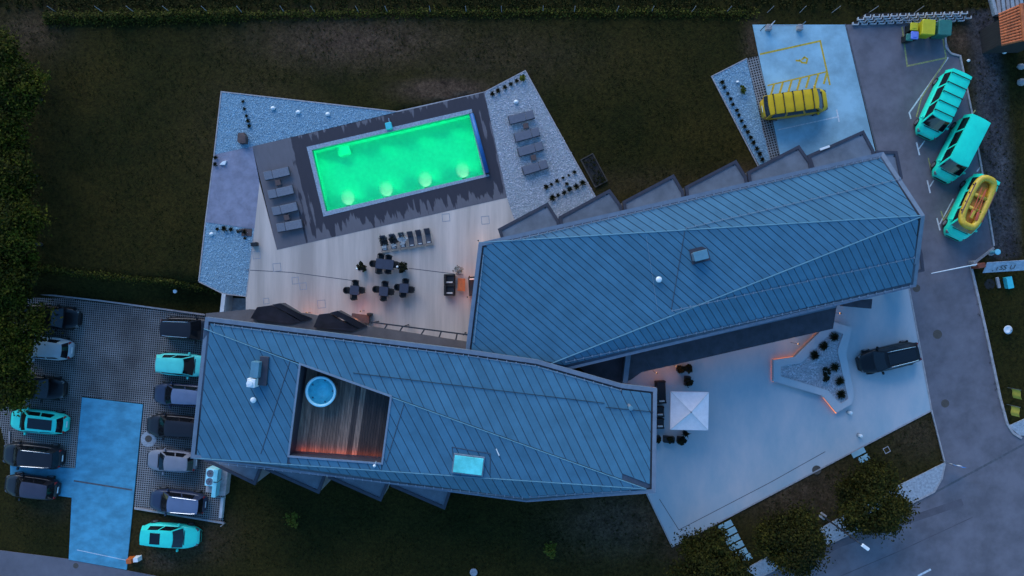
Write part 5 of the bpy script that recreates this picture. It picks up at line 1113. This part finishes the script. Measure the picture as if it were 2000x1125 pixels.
# ------------------------------------------------------------------ small shrubs on the gravel
BU = [clump_mesh(90, .30, .04, .24, 'shrub') for _ in range(4)]
def bush(px, py, s, label, group, z=-.03, mat=None):
    c = P(px, py, z + .15); o = link('small_shrub', BU[rnd.randrange(4)]); o.location = (c.x, c.y, z); o.scale = (s, s, s); o.rotation_euler = (0, 0, rnd.uniform(0, 6)); tag(o, label, 'shrub', group); return o
for px, py, s in ((474, 198, .75), (477, 212, .75), (481, 226, .8), (484, 236, 1), (486, 246, .85)): bush(px, py, s, 'small dark shrub in the short row near the sun deck corner', 'shrubs on the triangular gravel bed')
for px, py in ((421, 308), (420, 321)): bush(px, py, 1.0, 'dark shrub at the edge of the lavender chippings', 'shrubs on the chippings edge', -.004)
for px, py, s in ((424, 447, .8), (438, 447, 1.3), (451, 448, 1.0), (465, 451, .9), (477, 453, 1.1), (478, 465, .7)): bush(px, py, s, 'dark shrub in the row along the blue gravel bed', 'shrubs on the blue gravel bed')
for px, py, s in ((962, 183, 1.1), (973, 177, 1.2), (986, 171, 1.1), (998, 164, 1.0), (1009, 158, 1.0)): bush(px, py, s, 'dark shrub in the row at the top of the lounger gravel', 'shrubs at the top of the lounger gravel')
for px, py, s in ((1067, 365, 1.2), (1077, 360, .8), (1088, 354, 1.0), (1100, 347, .7), (1111, 342, .6), (1122, 336, .9), (1107, 359, .9)): bush(px, py, s, 'small dark shrub in the thin row below the gravel loungers', 'thin shrub row below the loungers')
for px, py, s in ((1079, 386, 1.5), (1090, 381, .9), (1102, 376, 1.1), (1113, 370, 1.3), (1126, 364, 1.4), (1138, 358, 1.4)): bush(px, py, s, 'full dark shrub in the thick row beside the sawtooth bays', 'thick shrub row beside the bays')
for k in range(15):
    t = k / 14; bush(1410 + 79 * t + rnd.uniform(-1, 1), 161 + 150 * t + rnd.uniform(-1, 1), rnd.uniform(.85, 1.2), 'dark shrub in the long row on the gravel wedge', 'shrub row on the gravel wedge')
for px, py, s, mt, lab in ((1019, 153, .32, 'shrubg', 'bright green shrub at the gravel corner above the loungers'), (1451, 176, .36, 'shrubg', 'loose green shrub on the gravel wedge'), (572, 1015, .8, 'shrubg', 'yellow green sapling on the lawn below the sawtooth bays'), (1075, 1072, .8, 'shrubg', 'dim green sapling on the lawn below the long roof'), (85, 152, .8, 'shrubg', 'soft green bush beside the edge trees')):
    gz = GZ(px, py) if s > .5 else -.03; c = P(px, py, gz + s * .8); root = thing('sapling', lab, 'shrub', (c.x, c.y, gz)); p, tn, cc_ = crown_points(s * .8, s * .8, s * .6, int(90 + 160 * s), 14, int(px), .3, .3); p[:, 2] += s * .8; v, f, tt = leaves(p, .07 + .05 * s, tn * (.7 if s < .5 else .5)); link('crown', npmesh('crown', v, f, M[mt], tt), root)
    MB().tube([(0, 0, -.03), (0, 0, s * .9)], [.025, .012], 6).build('trunk', M['trunk'], root)
# boulders and small fittings
def boulder(px, py, r, label, z=-.03, grp=None, mt='whiteplastic'):
    c = P(px, py, z + r * .6); solo(MB().ball((c.x, c.y, z + r * .45), r, 10, 7, (1, .8, .7), .10), 'boulder', M[mt], label, 'stone', grp, Vector((c.x, c.y, z)), True)
for px, py in ((533, 211), (582, 219), (640, 223)): boulder(px, py, .19, 'white boulder in the row on the triangular gravel bed', grp='white boulders on the triangular gravel')
boulder(1008, 199, .2, 'white boulder on the gravel above the loungers'); boulder(413, 457, .18, 'white boulder at the corner of the blue gravel bed'); boulder(1441, 160, .13, 'small white stone on the gravel wedge')
c = P(474, 270, .3); t = thing('stone_block', 'dark cut stone block on the triangular gravel bed', 'stone', (c.x, c.y, -.03)); MB().prism([(-.36, -.28), (-.22, -.42), (.30, -.40), (.32, .1), (.16, .4), (-.32, .36)], 0, [.5, .5, .55, .6, .55, .5]).build('block', M['brown'], t)
c = P(436, 318, .1); solo(MB().prism([(c.x - .28, c.y - .14), (c.x + .12, c.y - .16), (c.x + .26, c.y + .16), (c.x - .02, c.y + .12)], -.01, .14), 'floor_spot', M['whiteplastic'], 'white wedge shaped floor light on the chippings', 'lamp', None, Vector((c.x, c.y, 0)))
c = P(497, 477, .2); solo(MB().rbox((c.x, c.y, .2), (.5, .28, .4), .03, .1), 'service_box', M['blackpl'], 'small dark service box on the terrace edge', 'box', None, Vector((c.x, c.y, 0)))
c = P(490, 454, .2); t = thing('garden_shower', 'dark shower column lying out over the terrace edge', 'shower', (c.x, c.y, -.02), R(-3)); MB().cyl((-.55, 0, .0), (-.5, 0, 1.9), .035, .03, 8).build('column', M['blackpl'], t); MB().cyl((-.5, 0, 1.88), (-.2, 0, 1.9), .025, .025, 8).build('arm', M['blackpl'], t); MB().lathe([(.14, 1.80), (.14, 1.84), (.03, 1.88)], 12, (-.2, 0, 0)).build('shower_head', M['blackpl'], t); MB().rbox((-.4, 0, .015), (.8, .6, .03), .01).build('foot_plate', M['brown'], t)
for px, py in ((1660, 806), (1680, 851)):
    c = P(px, py, .25); t = thing('bollard', 'short white bollard on the plaza, nearer the planter tip' if py < 830 else 'short white bollard on the plaza, nearer the road grass', 'bollard', (c.x, c.y, .003)); MB().lathe([(.13, 0), (.13, .42), (.11, .46), (0, .47)], 16).build('post', M['whiteplastic'], t, smooth=True); MB().lathe([(.17, 0), (.17, .03), (.12, .03)], 16).build('collar', M['steel'], t)
# stepping slabs
for k, (px, py) in enumerate(((1417.5, 1027), (1425, 1040), (1431.5, 1054), (1439, 1067), (1446.5, 1081), (1455, 1092))):
    c = P(px, py, 0); solo(MB().rbox((c.x, c.y, -.05), (1.15, .46, .10), .02, R(27)), 'stepping_slab', M['slabblue'], 'pale stepping slab in the flight of six below the plaza', 'slab', 'six stepping slabs', Vector((c.x, c.y, -.1)))
for k, (px, py) in enumerate(((1677, 884), (1688, 896))):
    c = P(px, py, 0); solo(MB().rbox((c.x, c.y, -.05), (1.1 if k == 0 else .85, .46, .10), .02, R(27)), 'stepping_slab', M['slabblue'], 'pale stepping slab beside the big roadside tree, ' + ('at the plaza edge' if k == 0 else 'half under its leaves'), 'slab', None, Vector((c.x, c.y, -.1)))
solo(hatch(1732, 879, .30, .5, -.06), 'inspection_cover', M['kerb'], 'square cover frame in the roadside grass', 'cover', None, P(1732, 879, -.06))

# ------------------------------------------------------------------ bins, barrier, banner, yard things
def bin2(px, py, mat, lab, s=.55, h=1.0):
    c = P(px, py, h); t = thing('wheelie_bin', lab, 'bin', (c.x, c.y, -.047), R(-3)); MB().box((0, 0, h * .47), (s * .85, s * .85, h * .86), taper=1.15).build('bin_body', M['plasticD'], t)
    l = MB().rbox((0, 0, h * .95), (s * 1.06, s * 1.1, .10), .06).build('lid', M[mat], t); MB().rbox((0, 0, h * .95 + .06), (s * .6, s * .6, .04), .04).build('lid_panel', M[mat], l)
    for q in (1, -1): MB().cyl((q * s * .36, s * .42, .1), (q * s * .44, s * .42, .1), .1, .1, 10).build('wheel', M['tyre'], t)
    MB().cyl((-s * .4, s * .6, h * .9), (s * .4, s * .6, h * .9), .02, .02, 6).build('handle', M['plasticD'], t)
bin2(1787, 51, 'plasticY', 'small wheelie bin with a yellow lid'); bin2(1788, 68, 'plasticB', 'small wheelie bin with a pale blue lid'); bin2(1778, 72, 'plasticG', 'small dark green wheelie bin behind the blue lidded one', .5, .9)
def bin4(px, py, mat, lab):
    c = P(px, py, 1.2); t = thing('waste_container', lab, 'bin', (c.x, c.y, -.047), R(-4)); MB().box((0, 0, .65), (.88, .95, 1.05), taper=1.1).build('bin_body', M[mat], t); l = MB().rbox((0, 0, 1.24), (1.02, 1.18, .14), .10).build('lid', M[mat], t)
    for k in range(4): MB().rbox((.59, -.42 + .28 * k, 1.15), (.06, .1, .12), .02).build('hinge', M['blackpl'], l)
    for a in (1, -1):
        for b in (1, -1): MB().cyl((a * .4, b * .42 - .03, .1), (a * .4, b * .42 + .03, .1), .1, .1, 10).build('wheel', M['tyre'], t)
bin4(1814, 53, 'plasticY', 'large yellow waste container in the painted box'); bin4(1846, 54, 'plasticG', 'large green waste container against the planting wall')
# stepped wall of planting stones
pw_ = thing('planting_wall', 'stepped wall of white planting stones behind the bins', 'wall', P(1770, 44, -.08)); PW = Vector(pw_.location); bmk = None
for row in range(4):
    z = -.05 + row * .10
    for k in range(13 - row // 2):
        px = 1672 + row * 5 + k * 17.2 + (8.6 if row % 2 else 0); yy = 47.5 - row * 4.6 - (px - 1668) * .035; c = P(px, yy, z + .2)
        if bmk is None:
            m = MB(); m.box((0, .0, .1), (.40, .05, .2)); m.box((-.21, .08, .1), (.05, .2, .199)); m.box((.21, .08, .1), (.05, .2, .199)); bmk = m.mesh('planting_stone'); bmk.materials.append(M['planterblock'])
        o = link('planting_stone', bmk, pw_); o.location = Vector((c.x, c.y, z)) - PW
        MB().box((c.x, c.y + .11, z + .06), (.38, .16, .1)).build('soil_fill', M['soil'], pw_, PW)
MB().prism(pp([(1666, 46), (1885, 36), (1885, 24), (1690, 26)], .0), -.2, .05).build('soil_bank', M['soil'], pw_, PW)
for px in (1697, 1714, 1750, 1766, 1784): c = P(px, 36, .9); MB().cyl((c.x, c.y, 0), (c.x, c.y, 1.15), .025, .025, 6).build('stake', M['planterblock'], pw_, PW)
# bar frame at the top of the yard
t = thing('bar_frame', 'low steel bar on two concrete feet at the top of the yard', 'barrier', P(1532, 50, 0)); TO = Vector(t.location)
for px in (1501, 1562): c = P(px, 54, .2); MB().rbox((c.x, c.y, .2), (.42, .42, .42), .03).build('foot', M['kerb'], t, TO); MB().cyl((c.x + .05, c.y + .1, .3), (c.x + .05, c.y + .1, 1.2), .03, .03, 8).build('post', M['steel'], t, TO)
a, b = P(1503, 50, 1.2), P(1564, 50, 1.2); MB().cyl(a, b, .03, .03, 8).build('bar', M['steel'], t, TO); c = P(1508, 47, 1.0); MB().box((c.x, c.y, 1.0), (.5, .03, .4), R(50)).build('sign_plate', M['whiteplastic'], t, TO); 
c = P(1490, 55, .5); MB().cyl((c.x, c.y, -.05), (c.x, c.y, 1.1), .03, .03, 8).build('post', M['blackpl'], t, TO)
# barrier
t = thing('boom_barrier', 'white boom barrier with a red brown housing across the drive', 'barrier', P(1908, 519, -.05)); TO = Vector(t.location); c = P(1911, 519, .5); MB().rbox((c.x, c.y, .45), (.62, .38, 1.0), .05, .2).build('housing', M['red'], t, TO); a, b = P(1908, 516, .95), P(1819, 534, .95); MB().tube([a, b], [.045, .03], 8).build('boom', M['whiteplastic'], t, TO); c = P(1905, 512, .6); MB().rbox((c.x, c.y, .3), (.3, .25, .7), .04, .2).build('control_box', M['kerb'], t, TO); c = P(1899, 519, .5); MB().cyl((c.x, c.y, -.1), (c.x, c.y, .93), .03, .03, 8).build('boom_rest', M['whiteplastic'], t, TO)
c = P(1936, 493, 0); t = thing('post_lamp', 'short round post with a turquoise cap beside the barrier', 'bollard', (c.x, c.y, -.06)); MB().lathe([(.27, 0), (.27, .04), (.16, .05)], 18).build('collar', M['kerb'], t); MB().lathe([(.14, .0), (.14, .75), (.22, .76), (.22, .84), (.12, .86), (0, .86)], 18).build('post', M['cyanpost'], t, smooth=False)
# banner on posts
zb_ = 1.0; a, b = P(1921, 529, zb_ - .5), P(2030, 522, zb_ - .5); d = (b - a); d.z = 0; L = d.length; ang = math.atan2(d.y, d.x)
t = thing('banner', 'white printed banner board tilted back beside the barrier', 'banner', (a.x, a.y, -.08), ang); MB().box((L / 2, .24, .75), (L, .03, 1.0), rx=R(-52)).build('board', M['banner'], t)
for x in (.1, L / 2, L - .1): MB().cyl((x, .3, 0), (x, .35, .82), .03, .03, 6).build('post', M['steel'], t)
def flat_text(body, size, mat, parent, loc, rx):
    cu = bpy.data.curves.new('print', 'FONT'); cu.body = body; cu.size = size; o = bpy.data.objects.new('print', cu); COL.objects.link(o); dg = bpy.context.evaluated_depsgraph_get(); me = bpy.data.meshes.new_from_object(o.evaluated_get(dg)); bpy.data.objects.remove(o); me.materials.clear(); me.materials.append(mat); p = link('print', me, parent); p.location = loc; p.rotation_euler = (rx, 0, 0); return p
flat_text('SS', .62, M['blackpl'], t, (1.15, -.02, .62), R(38)); flat_text('U', .62, M['brown'], t, (1.92, -.02, .62), R(38)); flat_text('.', .8, M['blackpl'], t, (.62, -.08, .56), R(38)); flat_text('I', .5, M['brown'], t, (.9, -.04, .6), R(38))
c = P(1951, 552, .1); solo(MB().rbox((c.x, c.y, .0), (.22, .85, .14), .02, R(12)), 'kerb_stone', M['kerb'], 'loose grey kerb stone on the grass below the banner', 'stone', None, Vector((c.x, c.y, -.08)))
c = P(1971, 552, .25); t = thing('storage_box', 'turquoise box standing on the grass below the banner', 'box', (c.x, c.y, -.08), R(12)); MB().rbox((0, 0, .2), (.42, .88, .4), .03).build('box_body', M['cyanbox'], t); MB().rbox((0, 0, .43), (.46, .92, .06), .02).build('lid', M['cyanbox'], t)
c = P(1968, 644, .4); t = thing('satellite_dish', 'round white dish on a short mast in the dark grass', 'dish', (c.x, c.y, -.08)); MB().lathe([(.05, .42), (.2, .45), (.33, .53), (.34, .54), (.2, .47), (0, .44)], 22).build('dish', M['whiteplastic'], t, smooth=True); MB().cyl((0, 0, 0), (0, 0, .44), .035, .035, 8).build('mast', M['steel'], t); MB().tube([(.3, -.03, .5), (.04, -.02, .72)], .02, 5).build('feed_arm', M['blackpl'], t)
# flags
def flag(px, py, hgt, w, h2, mats, label, ang, name='flag'):
    c = P(px, py, 0); t = thing(name, label, 'flag', (c.x, c.y, -.08), ang); MB().tube([(0, 0, 0), (0, 0, hgt)], .025, 6).build('pole', M['steel'], t); n = 10
    for k, mt in enumerate(mats):
        V = []; f = []; z1 = hgt - .1 - k * h2 / len(mats); z0 = z1 - h2 / len(mats)
        for i in range(n + 1):
            x = .03 + w * i / n; y = .03 * math.sin(i * .7); V += [(x, y - .03, z0 - .12 * x), (x, y, z1 - .12 * x)]
        for i in range(n): f.append((2 * i, 2 * i + 2, 2 * i + 3, 2 * i + 1))
        MB().add(V, f).build('cloth', M[mt], t)
flag(1838, 899, 1.9, 1.0, 1.0, ('flagb', 'whiteplastic'), 'small blue and white flag at the drive corner', R(-12)); flag(1969, 757, 1.5, .75, .9, ('flagy',), 'yellow flag beside the drive, nearer the dish', R(-75)); flag(1968, 790, 1.5, .75, .9, ('flagy',), 'yellow flag beside the drive, nearer the footpath corner', R(-85))
# street lamp
c = P(1607, 1008, 0); t = thing('street_lamp', 'grey street lamp leaning out between the roadside trees', 'street lamp', (c.x, c.y, -.08), R(-36)); MB().rbox((0, 0, .06), (.55, .42, .12), .03).build('foundation', M['kerb'], t); MB().tube([(0, 0, .1), (0, 0, 3.2), (.0, 0, 5.5)], [.075, .06, .05], 10).build('pole', M['frame'], t); MB().tube([(0, 0, 5.4), (.25, 0, 5.6), (.55, 0, 5.65)], .035, 6).build('arm', M['frame'], t); MB().rbox((.75, 0, 5.66), (.62, .24, .11), .04).build('lamp_head', M['whiteplastic'], t)
# air conditioning units
zg = SUNK; t = thing('air_conditioner', 'pale twin fan air conditioning unit beside the roof corner', 'air conditioner', (*P2(413, 940, zg + 1.0), zg), R(-6)); MB().rbox((-.12, .30, .55), (.72, 1.35, 1.05), .03).build('casing', M['tubrim'], t)
for y in (-.02, .62):
    g = MB().lathe([(.29, 1.08), (.29, 1.1), (.24, 1.1), (.22, 1.07), (.05, 1.07), (0, 1.07)], 20, (-.12, y, 0)).build('fan', M['fascia'], t)
    for k in range(6): q = k * math.pi / 3; MB().box((-.12 + .13 * math.cos(q), y + .13 * math.sin(q), 1.095), (.24, .02, .012), q).build('fan_blade', M['brown'], g)
MB().rbox((.45, .0, .75), (.34, 2.2, 1.5), .03).build('duct', M['cyanpost'], t); MB().rbox((-.2, -.75, .35), (.6, .5, .7), .03).build('base_unit', M['kerb'], t); MB().tube([(.35, .1, 1.5), (.7, .15, 1.6), (1.0, .45, 1.5)], .03, 6).build('pipe', M['blackpl'], t)
MB().rbox((.85, .1, .4), (.55, 2.4, .8), .03).build('plinth', M['kerb'], t)
struct(MB().ribbon(pp([(434, 972), (430, 1012)], SUNK + .35), .22, SUNK - .2, SUNK + .35), 'low_wall', M['whitewall'], 'low white wall end beside the car park', 'wall')
c = P(436, 1024, -1.2); solo(MB().cyl((c.x, c.y, -1.7), (c.x, c.y, -.7), .04, .04, 8), 'fence_post', M['kerb'], 'grey post at the end of the car park kerb', 'post', None, Vector((c.x, c.y, -1.6)))
c = P(258, 1094, SUNK + .3); t = thing('road_barrier', 'orange and white plastic barrier beside the driveway foot', 'barrier', (c.x, c.y, SUNK - .08), R(5)); MB().box((-.12, 0, .35), (.5, .4, .7), taper=.8).build('block', M['orangeplastic'], t); MB().box((.38, .03, .3), (.45, .38, .6), taper=.8).build('block', M['whiteplastic'], t)
c = P(343, 569, GZ(343, 569) + .3); t = thing('garden_spotlight', 'pale garden spotlight on the slope above the car park', 'lamp', (c.x, c.y, GZ(343, 569))); MB().cyl((0, 0, -.05), (0, 0, .3), .03, .03, 8).build('spike', M['steel'], t); MB().lathe([(.06, .28), (.15, .34), (.15, .44), (0, .46)], 12).build('head', M['whiteplastic'], t)
c = P(1160, 333, 0); t = thing('garden_bed', 'dark rectangular raised bed on the lawn beside the gravel', 'garden bed', (c.x, c.y, -.09), R(-62)); MB().box((0, 0, .07), (2.3, .95, .14)).build('soil', M['soil'], t); m = MB(); m.ribbon([(-1.2, -.52), (1.2, -.52), (1.2, .52), (-1.2, .52)], .08, 0, .2, True); m.build('board_frame', M['trunk'], t); v, f, tt = blades(np.stack([nr.uniform(-1.1, 1.1, 40), nr.uniform(-.42, .42, 40), np.full(40, .13)], -1), 8, .25, .03, .2); link('seedlings', npmesh('seedlings', v, f, M['tuft'], tt), t)
c = P(925 + 0, 1118, -.06); solo(MB().lathe([(.3, -.05), (.3, .03), (.2, .05), (0, .05)], 16, (c.x, c.y, -.08)), 'garden_cover', M['hatch'], 'round grey cover in the lawn below the long roof', 'cover', None, Vector((c.x, c.y, -.1)))
# tiled shed and plank pile
z0, z1 = 2.6, 3.6; sh = thing('tiled_shed', 'shed with an orange clay tile roof beside the dirt track', 'shed', P(1990, 50, 0)); SO = Vector(sh.location); A, B_, C_, D_ = P(1950, 27, z0), P(1956, 90, z0), P(2000, 80, z1), P(1993, 8, z1)
ax = (B_ - A); run = (C_ - B_); E1, E2 = P(2045, 88, z0), P(2040, 0, z0)
MB().prism([(A.x + .3, A.y - .3), (B_.x + .3, B_.y + .3), (E1.x - .3, E1.y + .3), (E2.x - .3, E2.y - .3)], -.1, z0 - .1).build('wall', M['darkwood'], sh, SO)
m = MB(); nT = 12; 
for k in range(nT):
    t0 = (k + .5) / nT
    for r_ in range(6):
        s0, s1 = r_ / 6, (r_ + 1.15) / 6
        for lo, hi0, hi1 in ((A + ax * t0, D_ + (C_ - D_) * t0, None), (E2 + (E1 - E2) * t0, D_ + (C_ - D_) * t0, None)):
            p = lo + (hi0 - lo) * s0; q = lo + (hi0 - lo) * min(1, s1); m.cyl(p + Vector((0, 0, .05)), q + Vector((0, 0, .02)), .125, .105, 8, False)
rt = m.build('roof_tiles', M['tileroof'], sh, SO, True); rt['kind'] = 'stuff'
m = MB(); addp(m, A, B_, C_, D_); addp(m, D_, C_, E1, E2); m.build('roof', M['tileroof'], sh, SO); MB().cyl(D_ + Vector((0, 0, .06)), C_ + Vector((0, 0, .06)), .14, .14, 10).build('ridge_tile', M['tileroof'], sh, SO)
for k in range(7):
    c = P(1944 + k * 9, 8 - k * .5, .4); solo(MB().rbox((c.x, c.y, .10), (.24, 1.6, .4), .02, R(6 if k else 14)), 'stacked_board', M['kerb'] if k % 2 else M['pave'], 'pale upright board stacked behind the tiled shed', 'board', 'boards behind the shed', Vector((c.x, c.y, -.1)))
boulder(1962, 101, .2, 'pale stone at the foot of the tiled shed', -.1); boulder(1892, 118, .14, 'small pale stone at the asphalt edge by the bins', -.1)
for px, py, r_ in ((1995, 130, .3), (1996, 160, .35)): boulder(px, py, r_, 'pale rock at the far side of the dirt track', -.1, 'rocks beside the track', 'kerb')

# ------------------------------------------------------------------ trees, hedges, grass
tree(1702, 976, 4.4, 2.5, -.08, 'big round dark tree by the stepping slabs and footpath', 22000, 11)
tree(1548, 1053, 4.2, 2.35, -.08, 'round dark tree between the six stepping slabs and the street lamp', 19000, 12)
tree(1385, 1110, 4.2, 2.5, -.08, 'dark tree at the plaza corner beside the six stepping slabs', 17000, 13)
EDGE = ((22, 172, 4.4, 1.9, 21, 'olive crowned tree at the lawn edge beside the soft green bush'), (-22, 115, 4.6, 2.2, 22, None), (-12, 250, 4.4, 2.0, 23, None), (14, 330, 4.4, 2.0, 24, None), (12, 420, 4.8, 2.3, 25, None), (22, 472, 4.4, 1.8, 26, None), (4, 545, 4.2, 2.0, 27, 'dark edge tree at the end of the thin bank hedge'), (28, 625, 3.6, 2.3, 28, 'dark edge tree overhanging the black car by the hedge'), (14, 748, 3.4, 2.0, 29, 'dark edge tree overhanging the black car with roof rails'), (-38, 360, 5.2, 2.6, 30, None), (-33, 665, 4.6, 2.6, 31, None), (10, 692, 3.6, 1.7, 32, 'smaller dark edge tree overhanging the silver blue hatchback'), (-28, 520, 5, 2.4, 33, None))
for k, (px, py, zt, r, sd_, lab) in enumerate(EDGE):
    tree(px, py, zt, r, SUNK if py > 560 else -.08, lab or 'dark green tree in the overhanging row along the lawn edge', 9000, sd_, 'edge trees along the lawn' if not lab else None, 'leafl', .115)
def hedge(pts, w, h, label, n, seed, zf=None):
    P3 = [P(a, b, 0) for a, b in pts]; base = P3[0]; zg0 = [GZ(a, b) for a, b in pts]; r = np.random.default_rng(seed); seg = [(P3[i + 1] - P3[i]).length for i in range(len(P3) - 1)]; tot = sum(seg); C = []
    for _ in range(n):
        s = r.uniform(0, tot); i = 0
        while i < len(seg) - 1 and s > seg[i]: s -= seg[i]; i += 1
        t = s / seg[i]; p = P3[i].lerp(P3[i + 1], t); d = (P3[i + 1] - P3[i]).normalized(); o = r.normal() * w * .35; lump = .75 + .35 * math.sin(p.x * 2.1 + seed) * math.sin(p.x * .77)
        C.append((p.x - d.y * o, p.y + d.x * o, zg0[i] + (zg0[i + 1] - zg0[i]) * t + abs(r.uniform(0, 1)) ** .6 * h * lump * (1 - min(.8, abs(o) / w)) + .03))
    C = np.array(C); v, f, tt = leaves(C, .10, r.uniform(0, 1, n) ** 1.8); org = Vector((base.x, base.y, zg0[0])); v -= np.array(org); root = thing('hedge', label, 'hedge', org); link('foliage', npmesh('foliage', v, f, M['hedge'], tt), root); m = MB()
    for i in range(len(P3) - 1):
        k = max(2, int(seg[i] / 1.2))
        for j in range(k): p = P3[i].lerp(P3[i + 1], j / k); z = zg0[i] + (zg0[i + 1] - zg0[i]) * j / k; m.cyl((p.x, p.y, z - .1), (p.x, p.y, z + h * .6), .03, .02, 5)
    m.build('stems', M['trunk'], root, org)['kind'] = 'stuff'
hedge([(88, 36), (300, 33), (470, 28)], .75, .8, 'low yellow green hedge along the top of the lawn', 6500, 3); hedge([(470, 30), (900, 24), (1300, 24), (1480, 26)], .6, .45, 'thin low hedge line along the upper field edge', 5200, 4); hedge([(40, 519), (180, 536), (330, 550), (432, 570)], .45, .5, 'thin hedge on the bank above the car park', 2600, 5)
for k in range(24):
    px = 120 + k * 72 + rnd.uniform(-12, 12); c = P(px, 24, 0); solo(MB().tube([(c.x, c.y, -.1), (c.x + rnd.uniform(-.08, .08), c.y, 1.25)], [.03, .022], 6), 'fence_post', M['kerb'], 'thin pale stake in the field fence line', 'post', 'stakes along the field fence', Vector((c.x, c.y, -.1)))
# meadow beyond the fence, sparse tufts on the lawn
pts = in_poly_points([(-46, 21.8), (46, 21.8), (46, 26), (-46, 26)], 5200); v, f, tt = blades(np.c_[pts, np.full(len(pts), -.09)], 6, .35, .05, .32); tag(link('meadow_grass', npmesh('meadow_grass', v, f, M['meadow'], tt)), 'rough dark meadow grass beyond the field fence', 'grass', None, 'stuff')
lawn_ok = []
A = nr.uniform((-40, -22.4), (40, 21.6), (26000, 2)); px = A[:, 0] * 25 + 1000; py = 562.5 - A[:, 1] * 25; bad = np.zeros(len(A), bool)
for poly in ([(425, 172), (1030, 130), (1180, 380), (1720, 280), (1830, 420), (1800, 560), (1835, 800), (1313, 1075), (1255, 962), (1028, 985), (890, 1000), (440, 960), (440, 1030), (255, 1005), (245, 1125), (130, 1105), (130, 975), (0, 960), (-10, 560), (400, 612), (380, 545)], [(1380, 145), (1475, 100), (1462, 40), (1900, 30), (1905, 220), (1950, 500), (1890, 520), (1960, 830), (2010, 850), (2010, 1130), (1450, 1130), (1450, 1105), (1850, 900), (1815, 790), (1770, 560), (1700, 330), (1480, 335)], [(-10, 1070), (300, 1120), (300, 1140), (-10, 1140)], [(470, 560), (900, 560), (1300, 700), (1300, 900), (400, 960), (380, 620)]): bad |= inside(poly, px, py)
A = A[~bad]; px = px[~bad]; py = py[~bad]; keep = (np.sin(A[:, 0] * .9) * np.cos(A[:, 1] * 1.1 + 1) + nr.normal(size=len(A)) * .6) > -.2; A = A[keep]; zz = ground_z(px[keep], py[keep]) - .02
v, f, tt = blades(np.c_[A, zz], 6, .13, .03, .16); tag(link('lawn_tufts', npmesh('lawn_tufts', v, f, M['tuft'], tt)), 'short dark grass tufts across the lawn', 'grass', None, 'stuff')

# ------------------------------------------------------------------ lit wall lamps (the photograph shows their orange pools of light)
def wall_lamp(px, py, z, en, label, col=(1.0, .33, .12), r=.12):
    z = z + .75; c = P(px, py, z); t = thing('wall_lamp', label, 'lamp', (c.x, c.y, 0)); MB().cyl((0, 0, 0), (0, 0, z - .02), .02, .02, 6).build('stem', M['blackpl'], t); MB().lathe([(.05, z - .06), (.06, z), (.05, z + .05), (0, z + .06)], 12).build('shade', M['blackpl'], t)
    MB().lathe([(0, z - .075), (.06, z - .07), (.06, z - .06)], 10).build('lens', M['warmlens'], t); ld = bpy.data.lights.new('lamp_light', 'POINT'); ld.energy = en * .30; ld.color = col; ld.shadow_soft_size = r; lo = bpy.data.objects.new('lamp_light', ld); COL.objects.link(lo); lo.parent = t; lo.location = (0, 0, z - .16)
wall_lamp(598, 611, .55, 11, 'low warm lamp at the foot of the first dark roof light'); wall_lamp(704, 608, .75, 14, 'low warm lamp behind the lit bench'); wall_lamp(913, 580, .55, 7, 'low warm lamp at the roof edge beside the orange lit table, nearer the corner')
wall_lamp(917, 540, .6, 9, 'low warm lamp at the roof edge beside the wicker sofa'); wall_lamp(934, 470, .6, 6, 'low warm lamp at the roof corner above the terrace', (1, .6, .3)); wall_lamp(1283, 729, .8, 8, 'warm lamp under the canopy end beside the sofa'); wall_lamp(1322, 716, .7, 7, 'warm lamp under the canopy beside the potted shrubs'); wall_lamp(1560, 672, .8, 6, 'warm lamp under the canopy beside the planter', (1, .62, .3))
wall_lamp(1452, 352, .5, 5, 'small warm lamp between two sawtooth bays', (1, .45, .15)); wall_lamp(1642, 612, .6, 3, 'warm lamp at the porch slab beside the planter tip', (1, .5, .25))
